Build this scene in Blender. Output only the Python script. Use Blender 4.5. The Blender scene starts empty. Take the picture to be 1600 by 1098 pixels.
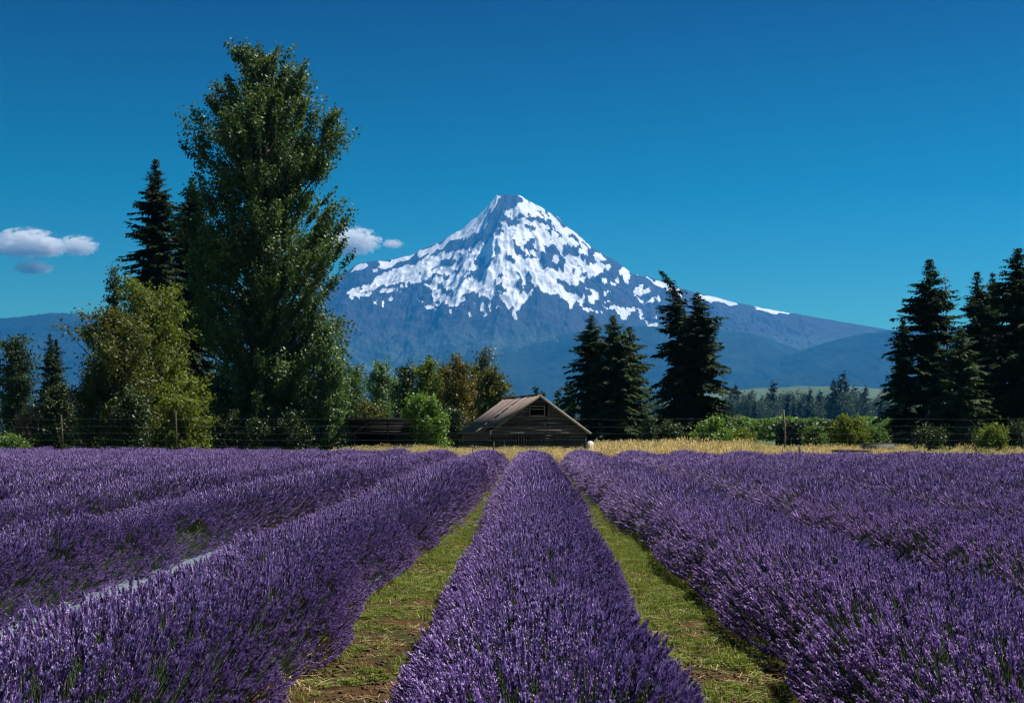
import bpy, math, random
import numpy as np
from mathutils import Vector

R = math.radians
rng = np.random.default_rng(7)
random.seed(7)
sc = bpy.context.scene
COL = sc.collection

# ------------------------------------------------------------------ camera
F = 2222.0            # focal length in photo pixels (1600 wide), 50 mm lens
CX, HY, CAMZ = 832.0, 678.0, 1.5
cam_d = bpy.data.cameras.new('camera')
cam_d.lens = 50.0
cam_d.sensor_width = 36.0
cam_d.shift_x = -(CX - 800) / 1600
cam_d.shift_y = (HY - 549) / 1600
cam_d.clip_start = 0.05
cam_d.clip_end = 90000
cam_d.dof.use_dof = True
cam_d.dof.focus_distance = 8.5
cam_d.dof.aperture_fstop = 9.0
cam = bpy.data.objects.new('camera', cam_d)
COL.objects.link(cam)
cam.location = (0, 0, CAMZ)
cam.rotation_euler = (R(90), 0, 0)
sc.camera = cam

# ------------------------------------------------------------------ sky, sun, exposure
SUN_EL, SUN_AZ = 56.0, 72.0        # azimuth measured from +Y towards +X
world = bpy.data.worlds.new('World')
sc.world = world
world.use_nodes = True
wn, wl = world.node_tree.nodes, world.node_tree.links
bg = wn['Background']
sky = wn.new('ShaderNodeTexSky')
sky.sky_type = 'NISHITA'
sky.sun_disc = False
sky.sun_elevation = R(SUN_EL)
sky.sun_rotation = R(SUN_AZ)
sky.altitude = 300
sky.air_density = 1.0
sky.dust_density = 0.2
sky.ozone_density = 2.0
hs = wn.new('ShaderNodeHueSaturation')
hs.inputs['Saturation'].default_value = 1.3
hs.inputs['Value'].default_value = 1.0
wl.new(sky.outputs[0], hs.inputs['Color'])
tint = wn.new('ShaderNodeMix'); tint.data_type = 'RGBA'; tint.blend_type = 'MULTIPLY'
tint.inputs[0].default_value = 1.0
tc = wn.new('ShaderNodeTexCoord'); sp = wn.new('ShaderNodeSeparateXYZ'); wl.new(tc.outputs['Generated'], sp.inputs[0])
sr = wn.new('ShaderNodeValToRGB'); sr.color_ramp.interpolation = 'EASE'
_st = [(0.0, (0.26, 0.58, 0.42)), (0.092, (0.15, 0.48, 0.38)), (0.167, (0.006, 0.31, 0.265)), (0.29, (0.003, 0.055, 0.12)), (1.0, (0.015, 0.10, 0.19))]
while len(sr.color_ramp.elements) < len(_st): sr.color_ramp.elements.new(0.5)
for _e, (_p, _c) in zip(sr.color_ramp.elements, _st): _e.position = _p; _e.color = (*_c, 1)
sr.color_ramp.interpolation = 'LINEAR'
wl.new(sp.outputs['Z'], sr.inputs[0]); wl.new(sr.outputs[0], tint.inputs[7])
wl.new(hs.outputs[0], tint.inputs[6])
wl.new(tint.outputs[2], bg.inputs['Color'])
bg.inputs['Strength'].default_value = 0.1

sun_d = bpy.data.lights.new('sun', 'SUN')
sun_d.energy = 4.8
sun_d.angle = R(0.5)
sun_d.color = (1.0, 0.955, 0.88)
sun = bpy.data.objects.new('sun', sun_d)
COL.objects.link(sun)
sd = Vector((math.sin(R(SUN_AZ)) * math.cos(R(SUN_EL)), math.cos(R(SUN_AZ)) * math.cos(R(SUN_EL)), math.sin(R(SUN_EL))))
sun.rotation_euler = (-sd).to_track_quat('-Z', 'Y').to_euler()
sun.location = (0, 0, 60)

sc.view_settings.view_transform = 'Standard'
sc.view_settings.look = 'None'
sc.view_settings.exposure = 0.75
sc.view_settings.gamma = 1.0
sc.view_settings.use_curve_mapping = False
sc.cycles.use_denoising = True
sc.cycles.filter_width = 1.05
sc.cycles.max_bounces = 8
sc.cycles.diffuse_bounces = 3
sc.cycles.transmission_bounces = 4
sc.cycles.volume_bounces = 28
sc.cycles.sample_clamp_indirect = 6.0

# ------------------------------------------------------------------ helpers
def tag(o, label=None, cat=None, group=None, kind=None):
    if label: o['label'] = label
    if cat: o['category'] = cat
    if group: o['group'] = group
    if kind: o['kind'] = kind
    return o

def empty(name, loc, rz=0.0):
    o = bpy.data.objects.new(name, None)
    COL.objects.link(o)
    o.location = loc
    o.rotation_euler = (0, 0, rz)
    o.empty_display_size = 0.3
    return o

def mesh_np(name, V, faces, mat=None, tint=None, smooth=False):
    """V (n,3) ; faces list of int arrays (m,k)"""
    me = bpy.data.meshes.new(name)
    V = np.asarray(V, dtype=np.float32)
    me.vertices.add(len(V))
    me.vertices.foreach_set('co', V.ravel())
    faces = [np.asarray(f, dtype=np.int32) for f in faces if len(f)]
    tot = sum(f.size for f in faces)
    me.loops.add(tot)
    me.loops.foreach_set('vertex_index', np.concatenate([f.ravel() for f in faces]))
    cnt = np.concatenate([np.full(len(f), f.shape[1], np.int32) for f in faces])
    st = np.concatenate([[0], np.cumsum(cnt)[:-1]]).astype(np.int32)
    me.polygons.add(len(cnt))
    me.polygons.foreach_set('loop_start', st)
    if smooth:
        me.polygons.foreach_set('use_smooth', np.ones(len(cnt), dtype=bool))
    if tint is not None:
        for k, v in (tint.items() if isinstance(tint, dict) else {'tint': tint}.items()):
            a = me.attributes.new(k, 'FLOAT', 'POINT')
            a.data.foreach_set('value', np.asarray(v, dtype=np.float32))
    me.update(calc_edges=True)
    if mat: me.materials.append(mat)
    return me

def link(name, me, parent=None, loc=(0, 0, 0)):
    o = bpy.data.objects.new(name, me)
    COL.objects.link(o)
    o.location = loc
    if parent: o.parent = parent
    return o

class MB:
    """collects boxes, tubes, quads for ONE mesh"""
    def __init__(self): self.v, self.q, self.t, self.n, self.tint = [], [], [], 0, []
    def add(self, V, Q=None, T=None, tint=0.5):
        V = np.asarray(V, float)
        self.v.append(V)
        if Q is not None and len(Q): self.q.append(np.asarray(Q) + self.n)
        if T is not None and len(T): self.t.append(np.asarray(T) + self.n)
        self.tint.append(np.broadcast_to(np.asarray(tint, float), (len(V),)))
        self.n += len(V)
    def box(self, a, b, M=None, tint=0.5):
        x0, y0, z0 = a; x1, y1, z1 = b
        V = np.array([[x0,y0,z0],[x1,y0,z0],[x1,y1,z0],[x0,y1,z0],[x0,y0,z1],[x1,y0,z1],[x1,y1,z1],[x0,y1,z1]], float)
        if M is not None: V = V @ M[0].T + M[1]
        self.add(V, [[0,3,2,1],[4,5,6,7],[0,1,5,4],[1,2,6,5],[2,3,7,6],[3,0,4,7]], tint=tint)
    def tube(self, P, rad, sides=6, tint=0.5, cap=True):
        V, Q, T = tube(P, rad, sides, cap)
        self.add(V, Q, T, tint)
    def mesh(self, name, mat, smooth=False):
        fs = []
        if self.q: fs.append(np.concatenate(self.q))
        if self.t: fs.append(np.concatenate(self.t))
        return mesh_np(name, np.concatenate(self.v), fs, mat, np.concatenate(self.tint), smooth)
    def build(self, name, mat, parent=None, smooth=False):
        return link(name, self.mesh(name, mat, smooth), parent)

def tube(P, rad, sides=6, cap=True):
    P = np.asarray(P, float); n = len(P)
    rad = np.broadcast_to(np.asarray(rad, float), (n,))
    d = np.gradient(P, axis=0)
    d /= np.linalg.norm(d, axis=1)[:, None] + 1e-9
    ref = np.array([0, 0, 1.0]) if abs(d[0][2]) < 0.9 else np.array([1.0, 0, 0])
    a = np.cross(d, ref); a /= np.linalg.norm(a, axis=1)[:, None] + 1e-9
    b = np.cross(d, a)
    t = np.arange(sides) / sides * 2 * np.pi
    V = P[:, None] + rad[:, None, None] * (np.cos(t)[None, :, None] * a[:, None] + np.sin(t)[None, :, None] * b[:, None])
    V = V.reshape(-1, 3)
    i = np.arange(n - 1)[:, None] * sides; j = np.arange(sides)[None]; j2 = (j + 1) % sides
    Q = np.stack([i + j, i + j2, i + sides + j2, i + sides + j], -1).reshape(-1, 4)
    T = []
    if cap:
        V = np.vstack([V, P[0], P[-1]])
        for k in range(sides):
            T.append([n * sides, (k + 1) % sides, k])
            T.append([n * sides + 1, (n - 1) * sides + k, (n - 1) * sides + (k + 1) % sides])
    return V, Q, T

def _hash(x, y, s):
    h = (x * 374761393 + y * 668265263 + s * 974634777) & 0xffffffff
    h = ((h ^ (h >> 13)) * 1274126177) & 0xffffffff
    h = h ^ (h >> 16)
    return (h & 0xffffff) / float(0xffffff)

def vnoise(x, y, s=0):
    x = np.asarray(x, float); y = np.asarray(y, float)
    x, y = np.broadcast_arrays(x, y)
    xi = np.floor(x).astype(np.int64); yi = np.floor(y).astype(np.int64)
    fx = x - xi; fy = y - yi
    fx = fx * fx * fx * (fx * (fx * 6 - 15) + 10); fy = fy * fy * fy * (fy * (fy * 6 - 15) + 10)
    a = _hash(xi, yi, s); b = _hash(xi + 1, yi, s); c = _hash(xi, yi + 1, s); d = _hash(xi + 1, yi + 1, s)
    return (a * (1 - fx) + b * fx) * (1 - fy) + (c * (1 - fx) + d * fx) * fy

def fbm(x, y, s=0, o=4, g=0.5):
    t = 0; amp = 1; tot = 0
    for k in range(o):
        t = t + amp * vnoise(x * 2 ** k, y * 2 ** k, s + 17 * k); tot += amp; amp *= g
    return t / tot

def ridged(x, y, s=0, o=4, g=0.5):
    t = 0; amp = 1; tot = 0
    for k in range(o):
        t = t + amp * (1 - np.abs(2 * vnoise(x * 2 ** k, y * 2 ** k, s + 17 * k) - 1)); tot += amp; amp *= g
    return t / tot

def at(px, y, py=None):
    """world x (and z) of a photo pixel at distance y"""
    x = (px - CX) / F * y
    if py is None: return x
    return x, CAMZ - (py - HY) / F * y

# ------------------------------------------------------------------ materials
def new_mat(name):
    m = bpy.data.materials.new(name); m.use_nodes = True
    nt = m.node_tree; nt.nodes.clear()
    out = nt.nodes.new('ShaderNodeOutputMaterial')
    return m, nt, nt.nodes, nt.links, out

def mixc(nt, fac, a, b):
    n = nt.nodes.new('ShaderNodeMix'); n.data_type = 'RGBA'
    for s, v in ((0, fac), (6, a), (7, b)):
        if hasattr(v, 'links'): nt.links.new(v, n.inputs[s])
        else: n.inputs[s].default_value = v if s == 0 else (*v, 1) if len(v) == 3 else v
    return n.outputs[2]

def attr(nt, name):
    n = nt.nodes.new('ShaderNodeAttribute'); n.attribute_name = name
    return n.outputs['Fac']

def math_n(nt, op, a, b=None, clamp=False):
    n = nt.nodes.new('ShaderNodeMath'); n.operation = op; n.use_clamp = clamp
    for i, v in enumerate((a, b)):
        if v is None: continue
        if hasattr(v, 'links'): nt.links.new(v, n.inputs[i])
        else: n.inputs[i].default_value = v
    return n.outputs[0]

def noise_n(nt, scale, detail=4, rough=0.55, vec=None, out=0):
    n = nt.nodes.new('ShaderNodeTexNoise')
    n.inputs['Scale'].default_value = scale; n.inputs['Detail'].default_value = detail
    n.inputs['Roughness'].default_value = rough
    if vec is not None: nt.links.new(vec, n.inputs['Vector'])
    return n.outputs[out]

def coords(nt, kind='Object', scale=None):
    n = nt.nodes.new('ShaderNodeTexCoord'); v = n.outputs[kind]
    if scale:
        m = nt.nodes.new('ShaderNodeMapping'); m.inputs['Scale'].default_value = scale
        nt.links.new(v, m.inputs[0]); v = m.outputs[0]
    return v

def ramp(nt, fac, stops):
    n = nt.nodes.new('ShaderNodeValToRGB')
    e = n.color_ramp.elements
    while len(e) < len(stops): e.new(0.5)
    for el, (p, c) in zip(e, stops):
        el.position = p; el.color = (*c, 1) if len(c) == 3 else c
    nt.links.new(fac, n.inputs[0])
    return n.outputs[0]

def leaf_mat(name, dark, light, transl=0.35, tcol=None, gloss=0.03, rough=0.55):
    m, nt, N, L, out = new_mat(name)
    c = mixc(nt, attr(nt, 'tint'), dark, light)
    d = N.new('ShaderNodeBsdfDiffuse'); L.new(c, d.inputs[0])
    t = N.new('ShaderNodeBsdfTranslucent')
    tc = mixc(nt, 1.0, c, c)
    mul = N.new('ShaderNodeMix'); mul.data_type = 'RGBA'; mul.blend_type = 'MULTIPLY'; mul.inputs[0].default_value = 1
    L.new(c, mul.inputs[6]); mul.inputs[7].default_value = (*(tcol or (1.3, 1.35, 0.6)), 1)
    L.new(mul.outputs[2], t.inputs[0])
    mx = N.new('ShaderNodeMixShader'); mx.inputs[0].default_value = transl
    L.new(d.outputs[0], mx.inputs[1]); L.new(t.outputs[0], mx.inputs[2])
    g = N.new('ShaderNodeBsdfGlossy'); g.inputs['Roughness'].default_value = rough
    g.inputs['Color'].default_value = (0.9, 0.95, 0.9, 1)
    m2 = N.new('ShaderNodeMixShader'); m2.inputs[0].default_value = gloss
    L.new(mx.outputs[0], m2.inputs[1]); L.new(g.outputs[0], m2.inputs[2])
    L.new(m2.outputs[0], out.inputs[0])
    return m

def simple_mat(name, base, var=0.25, scale=4.0, rough=0.85, stretch=None, metallic=0.0, use_tint=0.0):
    m, nt, N, L, out = new_mat(name)
    p = N.new('ShaderNodeBsdfPrincipled')
    n = noise_n(nt, scale, 6, 0.65, coords(nt, 'Object', stretch))
    a = tuple(c * (1 - var) for c in base); b = tuple(min(1, c * (1 + var)) for c in base)
    r = ramp(nt, n, [(0.3, a), (0.7, b)])
    if use_tint:
        tn = math_n(nt, 'MULTIPLY_ADD', attr(nt, 'tint'), 2 * use_tint)
        tn.node.inputs[2].default_value = 1 - use_tint
        mm = N.new('ShaderNodeVectorMath'); mm.operation = 'SCALE'
        L.new(r, mm.inputs[0]); L.new(tn, mm.inputs['Scale']); r = mm.outputs[0]
    L.new(r, p.inputs['Base Color'])
    p.inputs['Roughness'].default_value = rough; p.inputs['Metallic'].default_value = metallic
    p.inputs['Specular IOR Level'].default_value = 0.25
    b_ = N.new('ShaderNodeBump'); b_.inputs['Strength'].default_value = 0.3; b_.inputs['Distance'].default_value = 0.02
    L.new(n, b_.inputs['Height']); L.new(b_.outputs[0], p.inputs['Normal'])
    L.new(p.outputs[0], out.inputs[0])
    return m

def wood_mat(name, a, b, stretch=(1, 1, 1), rough=0.9):
    """weathered board wood: grain stretched, board tint from the mesh and a per-object random"""
    m, nt, N, L, out = new_mat(name)
    p = N.new('ShaderNodeBsdfPrincipled')
    n1 = noise_n(nt, 6, 6, 0.7, coords(nt, 'Object', stretch))
    n2 = noise_n(nt, 1.3, 4, 0.6, coords(nt, 'Object'))
    oi = N.new('ShaderNodeObjectInfo')
    f = math_n(nt, 'ADD', math_n(nt, 'MULTIPLY', n1, 0.6), math_n(nt, 'MULTIPLY', n2, 0.4))
    f = math_n(nt, 'ADD', f, math_n(nt, 'MULTIPLY', math_n(nt, 'SUBTRACT', oi.outputs['Random'], 0.5), 0.35))
    c = ramp(nt, f, [(0.3, a), (0.62, b)])
    L.new(c, p.inputs['Base Color']); p.inputs['Roughness'].default_value = rough
    p.inputs['Specular IOR Level'].default_value = 0.2
    bm_ = N.new('ShaderNodeBump'); bm_.inputs['Strength'].default_value = 0.5; bm_.inputs['Distance'].default_value = 0.02
    L.new(n1, bm_.inputs['Height']); L.new(bm_.outputs[0], p.inputs['Normal'])
    L.new(p.outputs[0], out.inputs[0])
    return m

def instance_leaf_mat(name, dark, light, transl=0.3, tcol=(1.2, 1.2, 0.8), rnd=0.4, gloss=0.03):
    """like leaf_mat, with a random shift per instance"""
    m = leaf_mat(name, dark, light, transl, tcol, gloss)
    nt = m.node_tree
    mix = [n for n in nt.nodes if n.type == 'MIX'][0]
    old = mix.inputs[0].links[0].from_socket
    oi = nt.nodes.new('ShaderNodeObjectInfo')
    f = math_n(nt, 'ADD', old, math_n(nt, 'MULTIPLY', math_n(nt, 'SUBTRACT', oi.outputs['Random'], 0.5), rnd), clamp=True)
    nt.links.new(f, mix.inputs[0])
    return m

M = {}
M['bark'] = simple_mat('bark', (0.10, 0.08, 0.065), 0.4, 6, 0.95, (3, 3, 0.6))
M['pale_bark'] = simple_mat('pale_bark', (0.23, 0.20, 0.17), 0.35, 6, 0.95, (3, 3, 0.6))
M['cottonwood_leaf'] = leaf_mat('cottonwood_leaf', (0.028, 0.052, 0.018), (0.125, 0.180, 0.050), 0.32, (1.15, 1.3, 0.55), 0.04, 0.55)
M['poplar_leaf'] = leaf_mat('poplar_leaf', (0.06, 0.11, 0.035), (0.16, 0.235, 0.09), 0.36, (1.2, 1.35, 0.6), 0.05, 0.55)
M['olive_leaf'] = leaf_mat('olive_leaf', (0.05, 0.07, 0.016), (0.15, 0.155, 0.036), 0.4, (1.35, 1.25, 0.5), 0.03)
M['green_leaf'] = leaf_mat('green_leaf', (0.07, 0.10, 0.018), (0.22, 0.25, 0.045), 0.4, (1.2, 1.3, 0.5), 0.02)
M['bright_leaf'] = leaf_mat('bright_leaf', (0.07, 0.14, 0.018), (0.16, 0.26, 0.035), 0.4, (1.3, 1.4, 0.5), 0.05)
M['yellow_leaf'] = leaf_mat('yellow_leaf', (0.075, 0.085, 0.014), (0.22, 0.15, 0.022), 0.35, (1.3, 1.2, 0.5), 0.04)
M['rust_leaf'] = leaf_mat('rust_leaf', (0.12, 0.075, 0.055), (0.22, 0.16, 0.11), 0.3, (1.2, 1.1, 0.8), 0.03)
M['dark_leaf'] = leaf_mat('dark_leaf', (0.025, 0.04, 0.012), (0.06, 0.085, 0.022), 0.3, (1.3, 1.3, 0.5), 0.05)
M['grey_leaf'] = leaf_mat('grey_leaf', (0.08, 0.10, 0.08), (0.17, 0.19, 0.16), 0.3, (1, 1, 0.9), 0.04)
M['fir'] = leaf_mat('fir', (0.012, 0.023, 0.011), (0.050, 0.074, 0.030), 0.25, (1.2, 1.3, 0.6), 0.012, 0.6)
M['fir_light'] = leaf_mat('fir_light', (0.024, 0.042, 0.022), (0.078, 0.108, 0.045), 0.28, (1.2, 1.3, 0.6), 0.015, 0.6)
M['far_leaf'] = leaf_mat('far_leaf', (0.035, 0.07, 0.055), (0.10, 0.145, 0.10), 0.25, (1.1, 1.2, 0.8), 0.04)  # bluish green puts distance haze into the leaf colour
M['far_fir'] = leaf_mat('far_fir', (0.010, 0.022, 0.020), (0.024, 0.042, 0.036), 0.15, (1.1, 1.2, 0.8), 0.04)  # blue-tinged dark green, distance haze put into the colour
M['orchard_leaf'] = leaf_mat('orchard_leaf', (0.07, 0.125, 0.04), (0.18, 0.26, 0.08), 0.40, (1.1, 1.25, 0.6), 0.03)
M['lavender'] = instance_leaf_mat('lavender_flower', (0.026, 0.013, 0.055), (0.53, 0.325, 0.82), 0.16, (1.1, 0.9, 1.2), 0.35, 0.02)
def pale_tips(m):
    nt = m.node_tree
    mix = [n for n in nt.nodes if n.type == 'MIX'][0]; src = mix.outputs[2]; dst = [l.to_socket for l in src.links]
    c = mixc(nt, math_n(nt, 'MULTIPLY', math_n(nt, 'SUBTRACT', attr(nt, 'tint'), 0.72), 3.2, clamp=True), src, (0.78, 0.66, 0.94))
    for d in dst: nt.links.new(c, d)
pale_tips(M['lavender'])
M['lav_stem'] = instance_leaf_mat('lavender_stem', (0.035, 0.055, 0.028), (0.15, 0.19, 0.10), 0.15, (1.1, 1.2, 0.8), 0.4, 0.02)
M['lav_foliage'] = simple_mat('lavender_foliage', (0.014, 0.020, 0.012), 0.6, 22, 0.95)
M['grass_blade'] = instance_leaf_mat('grass_blade', (0.075, 0.115, 0.014), (0.24, 0.285, 0.05), 0.4, (1.2, 1.3, 0.5), 0.5, 0.03)
M['dry_blade'] = instance_leaf_mat('dry_blade', (0.32, 0.23, 0.085), (0.80, 0.66, 0.35), 0.35, (1.2, 1.1, 0.8), 0.5, 0.03)
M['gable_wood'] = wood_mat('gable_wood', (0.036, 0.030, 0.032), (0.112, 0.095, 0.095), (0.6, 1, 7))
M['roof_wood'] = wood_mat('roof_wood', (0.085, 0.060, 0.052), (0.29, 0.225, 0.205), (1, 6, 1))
M['trim_wood'] = wood_mat('trim_wood', (0.16, 0.13, 0.11), (0.36, 0.31, 0.27), (2, 2, 2))
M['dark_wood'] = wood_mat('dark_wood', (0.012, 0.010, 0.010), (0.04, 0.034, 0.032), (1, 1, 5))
M['post_wood'] = wood_mat('post_wood', (0.07, 0.055, 0.045), (0.2, 0.165, 0.14), (3, 3, 0.7))
M['wire'] = simple_mat('wire', (0.16, 0.16, 0.16), 0.1, 4, 0.8)
M['fabric'] = simple_mat('weed_fabric', (0.13, 0.145, 0.165), 0.5, 5, 0.8)
M['white_tarp'] = simple_mat('white_tarp', (0.78, 0.79, 0.80), 0.06, 3, 0.5)
M['grey_metal'] = simple_mat('grey_metal', (0.11, 0.115, 0.12), 0.2, 3, 0.7)

# ------------------------------------------------------------------ ground
def ground_mat():
    m, nt, N, L, out = new_mat('field_ground')
    p = N.new('ShaderNodeBsdfPrincipled')
    co = coords(nt, 'Object')
    n1 = noise_n(nt, 0.9, 6, 0.62, co); n2 = noise_n(nt, 14.0, 8, 0.75, co); n3 = noise_n(nt, 70.0, 3, 0.6, co)
    soil = ramp(nt, n2, [(0.3, (0.048, 0.023, 0.010)), (0.5, (0.13, 0.060, 0.024)), (0.7, (0.21, 0.115, 0.052))])
    moss = ramp(nt, n3, [(0.35, (0.025, 0.034, 0.007)), (0.7, (0.085, 0.085, 0.022))])
    f = ramp(nt, math_n(nt, 'ADD', math_n(nt, 'MULTIPLY', n1, 0.65), math_n(nt, 'MULTIPLY', n2, 0.35)), [(0.44, (0, 0, 0)), (0.56, (1, 1, 1))])
    near = mixc(nt, f, soil, moss)
    sep = N.new('ShaderNodeSeparateXYZ'); L.new(co, sep.inputs[0])
    far = math_n(nt, 'MULTIPLY', math_n(nt, 'SUBTRACT', sep.outputs['Y'], 78), 0.05, clamp=True)
    nf = noise_n(nt, 0.02, 5, 0.6, co)
    farc = ramp(nt, nf, [(0.35, (0.05, 0.085, 0.025)), (0.65, (0.13, 0.14, 0.05))])
    L.new(mixc(nt, far, near, farc), p.inputs['Base Color'])
    p.inputs['Roughness'].default_value = 0.95; p.inputs['Specular IOR Level'].default_value = 0.15
    b = N.new('ShaderNodeBump'); b.inputs['Strength'].default_value = 1.0; b.inputs['Distance'].default_value = 0.06
    L.new(n2, b.inputs['Height']); L.new(b.outputs[0], p.inputs['Normal'])
    L.new(p.outputs[0], out.inputs[0])
    return m

def build_ground():
    xs = np.concatenate([[-13000, -6000, -2500, -900, -300, -100], np.linspace(-50, 50, 41), [100, 300, 900, 2500, 6000, 13000]])
    ys = np.concatenate([[-150, -60], np.linspace(-20, 140, 65), [200, 400, 900, 2000, 4000, 8000, 13000, 17500]])
    X, Y = np.meshgrid(xs, ys)
    Z = np.where((np.abs(X) < 48) & (Y < 76) & (Y > -10), 0.05 * (fbm(X * 0.35, Y * 0.35, 3) - 0.5), 0)
    n, k = X.shape
    i = np.arange(n - 1)[:, None] * k + np.arange(k - 1)[None]
    Q = np.stack([i, i + 1, i + k + 1, i + k], -1).reshape(-1, 4)
    o = link('ground', mesh_np('ground', np.stack([X, Y, Z], -1).reshape(-1, 3), [Q], ground_mat(), None, True))
    tag(o, 'flat field ground of brown soil and short green grass between the lavender rows', None, None, 'structure')
build_ground()

# ------------------------------------------------------------------ mountain
SIL = [(-400, 640), (-100, 620), (150, 585), (300, 545), (400, 500), (460, 470), (500, 445), (540, 424), (560, 412), (575, 409), (620, 405), (640, 399),
       (655, 391), (690, 378), (720, 359), (750, 336), (765, 319), (776, 306), (790, 304), (803, 303.5), (812, 306), (850, 326), (870, 337),
       (885, 355), (905, 368), (930, 390), (960, 406), (985, 425), (1015, 433), (1040, 442), (1090, 458), (1150, 472), (1190, 481), (1230, 488), (1300, 500),
       (1390, 515), (1500, 530), (1700, 560), (2000, 600), (2400, 640)]
A_ = lambda pts: [(540 + x / 4.775, 290 + y / 4.775) for x, y in pts]
B_ = lambda pts: [(780 + x / 4.775, 290 + y / 4.775) for x, y in pts]
SNOW = [
 A_([(1130,60),(1080,105),(1050,145),(1000,195),(900,285),(800,365),(730,415),(640,470),(535,495),(540,525),(640,512),(700,472),(760,412),(840,402),(900,400),(960,380),(1030,320),(1060,210),(1160,90)]),
 A_([(370,545),(450,515),(540,488),(480,540),(420,562),(360,592)]),
 A_([(240,565),(350,555),(362,592),(330,622),(260,632)]),
 A_([(60,615),(160,560),(168,590),(90,642),(20,682)]), A_([(190,615),(230,615),(244,652),(210,647)]),
 A_([(1337,330),(1200,350),(1100,400),(1000,440),(900,480),(800,492),(700,512),(600,532),(520,590),(420,610),(300,650),(220,690),(210,730),(100,742),(60,765),(10,800),(40,832),(150,832),(230,790),(250,800),(400,800),(470,760),(430,742),(560,720),(590,740),(640,770),(690,800),(640,812),(700,860),(780,905),(860,890),(900,850),(960,830),(1090,830),(1140,790),(1200,830),(1337,800),(1337,330)]),
 B_([(140,62),(350,180),(345,200),(380,260),(330,240),(230,225),(140,260),(60,250),(40,180),(70,185),(160,150),(185,120)]),
 B_([(360,180),(450,280),(520,325),(600,370),(655,400),(692,470),(670,490),(640,430),(560,360),(480,380),(420,330),(390,260)]),
 B_([(0,400),(60,340),(180,320),(300,318),(360,355),(388,410),(372,450),(330,420),(280,402),(160,390),(90,402),(60,450),(120,512),(50,522),(40,580),(0,600)]),
 B_([(115,405),(170,450),(190,490),(150,492),(120,440)]), B_([(190,490),(300,490),(300,530),(200,520)]),
 B_([(0,270),(100,300),(170,270),(260,265),(360,300),(380,330),(300,310),(180,318),(60,335),(0,330)]),
 B_([(400,410),(470,505),(480,440),(560,450),(612,430),(560,400),(500,390),(440,340),(405,280)]),
 B_([(110,600),(200,550),(290,540),(340,580),(400,640),(480,640),(490,540),(520,525),(650,560),(640,600),(780,592),(845,585),(845,622),(760,640),(700,660),(620,730),(560,752),(480,710),(400,690),(480,760),(500,810),(640,830),(620,905),(540,890),(430,810),(320,800),(300,760),(200,700),(160,640)]),
 B_([(0,660),(90,650),(110,720),(90,800),(130,830),(200,790),(272,765),(180,880),(130,940),(132,1003),(102,1003),(115,930),(80,860),(70,790),(0,740)]),
 B_([(0,780),(40,830),(80,900),(70,925),(0,830)]),
 B_([(690,800),(742,810),(740,840),(690,880),(655,870)]), B_([(650,740),(680,780),(650,790)]), B_([(785,850),(850,868),(790,882)]),
 B_([(770,905),(1012,918),(980,962),(920,982),(860,935),(790,922)]),
 B_([(1022,925),(1055,925),(1072,990),(1110,1018),(1150,1030),(1140,988),(1172,985),(1188,1030),(1170,1058),(1100,1040),(1045,980)]),
 B_([(1000,800),(1030,738),(1065,742),(1075,790),(1120,752),(1142,790),(1090,802),(1050,842)]), B_([(1055,848),(1090,848),(1082,878),(1055,872)]),
 B_([(1098,872),(1150,828),(1196,838),(1192,870),(1202,898),(1160,872)]),
 B_([(925,592),(945,596),(990,625),(1052,652),(1042,672),(960,650),(890,672),(900,635)]), B_([(930,690),(972,672),(962,718),(930,718)]),
 B_([(838,742),(900,698),(912,716),(850,752)]), B_([(770,818),(815,783),(822,797),(740,843)]),
 B_([(1085,672),(1150,705),(1270,740),(1282,792),(1240,772),(1160,742)]), B_([(615,905),(770,943),(762,957),(640,932)]),
 [(1086,459),(1112,464),(1152,473),(1148,478),(1118,471),(1090,466)], [(1176,477),(1205,481),(1234,488),(1230,492),(1205,489),(1180,483)],
 [(1050,450),(1062,452),(1066,462),(1056,464)],[(1040,498),(1060,494),(1058,503),(1044,504)],
 A_([(560,855),(700,937),(692,952),(568,878)]), A_([(525,833),(548,845),(545,864)]), A_([(640,868),(712,903),(700,914)]), A_([(770,945),(802,910),(790,958)]),
 A_([(950,865),(968,865),(962,945)]), A_([(1015,868),(1036,880),(1048,975),(1030,965)]), A_([(1058,898),(1092,898),(1080,934)]), A_([(1128,912),(1152,896),(1142,932)]),
 A_([(188,872),(232,846),(216,878)]), A_([(335,858),(362,846),(346,874)]), A_([(915,955),(942,955),(935,990)]), A_([(1055,828),(1102,838),(1090,862)]), A_([(272,880),(290,876),(284,912)]),
]
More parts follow.
